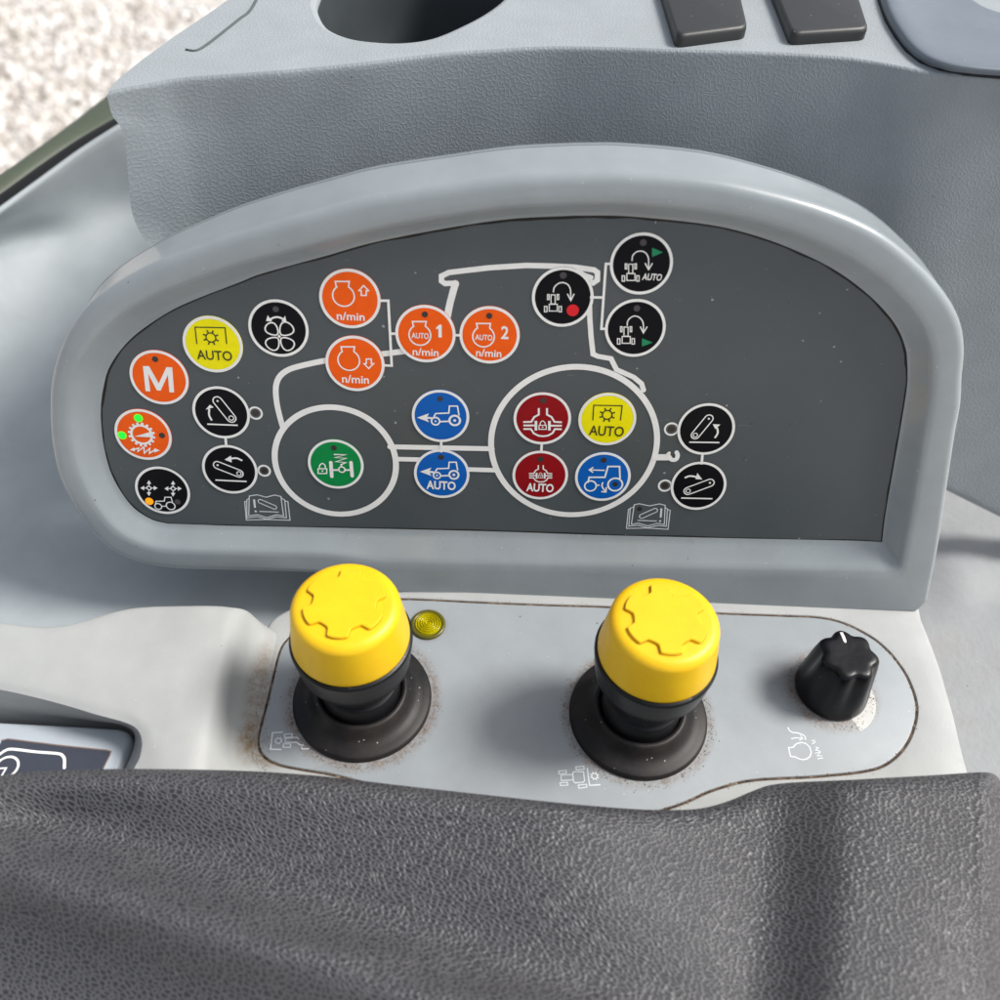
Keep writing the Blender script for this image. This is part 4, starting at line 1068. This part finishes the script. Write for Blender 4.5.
# rubber pads
def pad(q, lab):
    """q: four pixels of the top face: front left, front right, back right, back left"""
    zt = ZT+.42; P = [Zp(x, y, zt) for x, y in q]; c = []
    for i in range(4):
        a, b, d_ = P[i-1], P[i], P[(i+1) % 4]; r = .32
        p0 = b+(a-b).normalized()*r; p2 = b+(d_-b).normalized()*r
        for k in range(7): t = k/6; c.append(p0*(1-t)**2+b*2*t*(1-t)+p2*t*t)
    cen = sum(P, Vector())/4
    def sc_(k, z): return [Vector((cen.x+(p.x-cen.x)*k, cen.y+(p.y-cen.y)*k, z)) for p in c]
    t = thing('rubber_pad', (cen.x, cen.y, ZT), lab, 'pad', 'dark rubber pads on the rear console top')
    vs, fs = loft([sc_(1.03, ZT-.02), sc_(1.03, ZT+.26), sc_(1.015, zt-.06), sc_(.99, zt-.012), sc_(.96, zt)], True, False, True)
    mesh('pad', vs, orient(vs, fs, (0, 0, 1)), MAT['pad'], t, True, 40)
    return t
pad([(678, 34), (747, 25), (731, -45), (655, -40)], 'left dark rubber pad next to the cup holder')
pad([(793, 31.5), (868, 26.5), (845, -45), (764, -40)], 'right dark rubber pad next to the blue-grey pocket')

# ================================================================== SIDE TRAY at the left
cols = [(-120, 290, 12), (-50, 245, 12), (0, 208, 12), (40, 178, 12), (80, 148, 12), (118, 123, 12), (150, 118, 12), (190, 118, 12)]
def traypt(x, y, yy): return Yp(x, y, yy)
tr = []
E0 = [Zp(-120, 288, 3.6), Zp(-50, 243, 3.8), Zp(0, 207, 4.0), Zp(40, 178, 4.3), Zp(80, 149, 4.8), Zp(119, 124, 5.4), Zp(150, 105, 5.8), Zp(200, 80, 6.2)]
tr.append([p+Vector((-.3, .35, -.5)) for p in E0]); tr.append([p+Vector((-.1, .12, -.08)) for p in E0]); tr.append(E0)
tr[-1] = [p+Vector((.02, -.05, .0)) for p in E0]; tr.append([p+Vector((.08, -.16, -.16)) for p in E0])
tr.append([Zp(x, y, z) for x, y, z in ((-120, 302, 2.9), (-50, 260, 3.0), (0, 226, 3.0), (45, 211, 2.6), (88, 202, 2.1), (130, 198, 1.7), (170, 192, 1.8), (220, 180, 2.2))])
tr.append([Zp(x, y, z) for x, y, z in ((-120, 330, 1.5), (-50, 288, 1.6), (0, 250, 1.7), (48, 240, 1.1), (92, 236, .8), (135, 232, .6), (180, 224, .8), (240, 210, 1.2))])
tr.append([Zp(x, y, z) for x, y, z in ((-120, 420, -1.0), (-50, 395, -1.0), (0, 370, -1.0), (50, 340, -.9), (98, 318, -.7), (145, 300, -.5), (200, 290, -.3), (270, 280, 0))])
tr.append([Zp(x, y, -1.8) for x, y in ((-120, 520), (-50, 505), (0, 490), (52, 470), (104, 455), (160, 445), (230, 440), (330, 435))])
tr.append([Zp(x, y, -2.0) for x, y in ((-120, 610), (-50, 600), (0, 592), (60, 585), (120, 580), (190, 578), (280, 576), (420, 576))])
tr.append([Zp(x, y, -2.3) for x, y in ((-120, 740), (-50, 735), (0, 730), (60, 725), (120, 722), (190, 720), (280, 720), (420, 720))])
vs, fs, _, _ = net(tr, 6, 6)
tray = mesh('console_tray', vs, orient(vs, fs, (0, 0, 1)), MAT['tray'], None, True, None, tuple(Zp(60, 500, -2)))
tag(tray, 'smooth pale grey curved tray surface left of the display panel', 'tray')
# dark seal and outer strip along its outer edge
def strip(name, a, b, z, mat, lab, cat, thick):
    A = [Zp(x, y, z+(i*.28)) for i, (x, y) in enumerate(a)]; B = [Zp(x, y, z+(i*.28)) for i, (x, y) in enumerate(b)]
    A = spline(A, 40); B = spline(B, 40); rings = [[p+Vector((0, 0, -thick)) for p in A], A, [p.lerp(q, .5)+Vector((0, 0, thick*.35)) for p, q in zip(A, B)], B, [p+Vector((0, 0, -thick)) for p in B]]
    vs, fs, _, _ = net(rings, 1, 4); o = mesh(name, vs, orient(vs, fs, (0, 0, 1)), mat, None, True, None, tuple(A[20]-Vector((0, 0, thick)))); tag(o, lab, cat); return o
strip('rubber_seal', [(-120, 290), (-50, 246), (0, 209), (40, 180), (80, 151), (126, 128)], [(-120, 268), (-50, 228), (0, 194), (40, 165), (80, 138), (118, 116)], 3.0, MAT['seal'], 'black rubber seal along the outer edge of the smooth tray', 'seal', .35)
strip('door_sill', [(-120, 270), (-50, 229), (0, 196), (40, 167), (80, 140), (120, 117)], [(-120, 242), (-50, 205), (0, 176), (40, 148), (80, 118), (112, 92)], 2.6, MAT['strip'], 'olive grey sill strip between the black seal and the gravel', 'sill', .9)

# ================================================================== SIDE COVER at the right (lower, behind the console)
rowsS = []
for yy, zz in ((430, -4.6), (500, -4.9), (565, -5.0), (622, -4.3), (690, -4.8), (860, -5.2)):
    rowsS.append([Zp(x, yy+k*(8 if yy < 600 else 2), zz+(.5 if k == 2 and yy == 565 else 0)) for k, x in enumerate((820, 900, 960, 1010, 1090))])
vs, fs, _, _ = net(rowsS, 6, 6)
sd = mesh('side_cover', vs, orient(vs, fs, (0, 0, 1)), MAT['seatside'], None, True, None, tuple(Zp(960, 640, -3)))
tag(sd, 'dusty grey cover lying lower down at the right of the console', 'cover')

# ================================================================== LOOSE CRUMBS (soil)
def crumbs():
    vs = []; fs = []
    def grain(p, r):
        o = len(vs); rot = [random.uniform(.6, 1.3) for _ in range(5)]
        a = random.uniform(0, 2*PI)
        for k in range(4):
            t = a+k*PI/2; vs.append(Vector((p.x+r*rot[k]*math.cos(t), p.y+r*rot[k]*math.sin(t), p.z+random.uniform(-.2, .2)*r)))
        vs.append(Vector((p.x, p.y, p.z+r*rot[4]*.9))); vs.append(Vector((p.x, p.y, p.z-r*.6)))
        for k in range(4): fs.append((o+k, o+(k+1) % 4, o+4)); fs.append((o+(k+1) % 4, o+k, o+5))
    for C, r, n, w in ((KL, 2.32, 650, .13), (KR, 2.3, 520, .12), (KT, 1.26, 320, .16)):
        for _ in range(n):
            a = random.uniform(0, 2*PI); q = r+abs(random.gauss(0, w)); grain(Vector((C.x+q*math.cos(a), C.y+q*math.sin(a), .035)), random.uniform(.008, .022))
    for _ in range(1500):
        j = random.randrange(360); p = pc[j]
        dens = noise.noise(Vector((j*.12, 3, 0)))
        if dens < -.15: continue
        o_ = random.gauss(0.01, .05); t = (pc[(j+1) % 360]-pc[j-1]).normalized(); grain(Vector((p.x-t.y*o_*SGN, p.y+t.x*o_*SGN, .005 if abs(o_) < .05 else .032)), random.uniform(.008, .02))
    for _ in range(420):
        w = random.choice((w1, w2, w3, w2)); p = Vector((w.x+random.gauss(0.1, .22), w.y+random.gauss(0, .7), .05)); 
        if proj(p)[0] > 248 and proj(p)[0] < 272: grain(p, random.uniform(.008, .02))
    for _ in range(260):
        p = Zp(random.uniform(280, 900), random.uniform(612, 770), .03); grain(p, random.uniform(.005, .011))
    for _ in range(200):       # on the ledge under the display face
        j = random.randrange(6, 52); f = random.uniform(.0, .10); q = ic[j].lerp(oc[j], f); p = face(q.x, q.y, .03+f*1.3); grain(p, random.uniform(.006, .014))
    o = mesh('soil_crumbs', vs, fs, MAT['soil'], None, False); tag(o, 'brown soil crumbs gathered round the knobs and in the plate groove', 'dirt', None, 'stuff')
crumbs()

# ================================================================== GROUND far below
s = M_('pale_gravel'); nz = s.noise(9, 6, .7); v = s.n('ShaderNodeTexVoronoi'); v.inputs['Scale'].default_value = 38; s.l(s.tc, v.inputs['Vector'])
sepc = s.n('ShaderNodeSeparateColor'); s.l(v.outputs['Color'], sepc.inputs[0])
bc = s.ramp(sepc.outputs[0], [(0, sl((172, 162, 152))), (.3, sl((214, 207, 200))), (.7, sl((232, 228, 223))), (1, sl((246, 244, 242)))])
bc = s.mix(s.ramp(nz.outputs['Fac'], [(.45, (0, 0, 0)), (.75, (.5,)*3)]), bc, sl((212, 202, 190)))
s.base(bc); s.b.inputs['Roughness'].default_value = .9; s.l(s.bump(v.outputs['Distance'], .02), s.b.inputs['Normal']); MAT['gravel'] = s.m
GZ = -95
mesh('ground', [(-3000, -3000, GZ), (3000, -3000, GZ), (3000, 3000, GZ), (-3000, 3000, GZ)], [(0, 1, 2, 3)], MAT['gravel'], None, False)['kind'] = 'structure'
vs = []; fs = []
random.seed(3)
for _ in range(9000):
    px = random.uniform(-60, 300); py = random.uniform(-60, 260); p = Zp(px, py, GZ)
    r = random.uniform(.4, 1.25); o = len(vs); a0 = random.uniform(0, PI); sx = random.uniform(.7, 1.4)
    for (lz, lr) in ((-.2, .9), (.35, .85), (.7, .45)):
        for k in range(6):
            a = a0+k*PI/3; vs.append(Vector((p.x+r*sx*lr*math.cos(a), p.y+r*lr*math.sin(a), GZ+r*lz*random.uniform(.8, 1.2))))
    for L in (0, 6):
        for k in range(6): fs.append((o+L+k, o+L+(k+1) % 6, o+L+6+(k+1) % 6, o+L+6+k))
    fs.append(tuple(o+12+k for k in range(6)))
g = mesh('gravel', vs, fs, MAT['gravel'], None, True, 50); tag(g, 'pale sunlit gravel on the ground far below', 'gravel', None, 'stuff')

# ================================================================== LIGHT, CAMERA
w = bpy.data.worlds.new('World'); sc.world = w; w.use_nodes = True
nt = w.node_tree; bg = nt.nodes['Background']; sky = nt.nodes.new('ShaderNodeTexSky'); sky.sky_type = 'NISHITA'; sky.sun_disc = False
SE, SA = 50, 80      # elevation; azimuth measured from +Y (away from viewer) towards +X
sky.sun_elevation = math.radians(SE); sky.sun_rotation = math.radians(SA); sky.dust_density = 3; sky.air_density = 1.2
hs_ = nt.nodes.new('ShaderNodeHueSaturation'); hs_.inputs['Saturation'].default_value = .35
nt.links.new(sky.outputs[0], hs_.inputs['Color']); nt.links.new(hs_.outputs[0], bg.inputs[0]); bg.inputs[1].default_value = .105
sd_ = bpy.data.lights.new('sun', 'SUN'); sd_.energy = 2.4; sd_.angle = math.radians(17); sd_.color = (1, .965, .91)
so = bpy.data.objects.new('sun', sd_); COL.objects.link(so)
dirv = Vector((math.sin(math.radians(SA))*math.cos(math.radians(SE)), math.cos(math.radians(SA))*math.cos(math.radians(SE)), math.sin(math.radians(SE))))
so.rotation_euler = dirv.to_track_quat('Z', 'Y').to_euler()
so.location = dirv*2
cam = bpy.data.cameras.new('camera'); co = bpy.data.objects.new('camera', cam); COL.objects.link(co); sc.camera = co
cam.sensor_width = 36; cam.lens = 36*F/1000; cam.clip_start = .01; cam.clip_end = 200
Rt = R.transposed()
right = R @ Vector((1, 0, 0)); up = R @ Vector((0, -1, 0)); bk = R @ Vector((0, 0, -1))
m = Matrix((right, up, bk)).transposed().to_4x4(); m.translation = CAM*CM; co.matrix_world = m
cam.dof.use_dof = True; cam.dof.focus_distance = .315; cam.dof.aperture_fstop = 10
sc.view_settings.view_transform = 'Standard'; sc.view_settings.look = 'None'; sc.view_settings.gamma = 1
sc.view_settings.exposure = .57
sc.render.resolution_x = 1024; sc.render.resolution_y = 1024
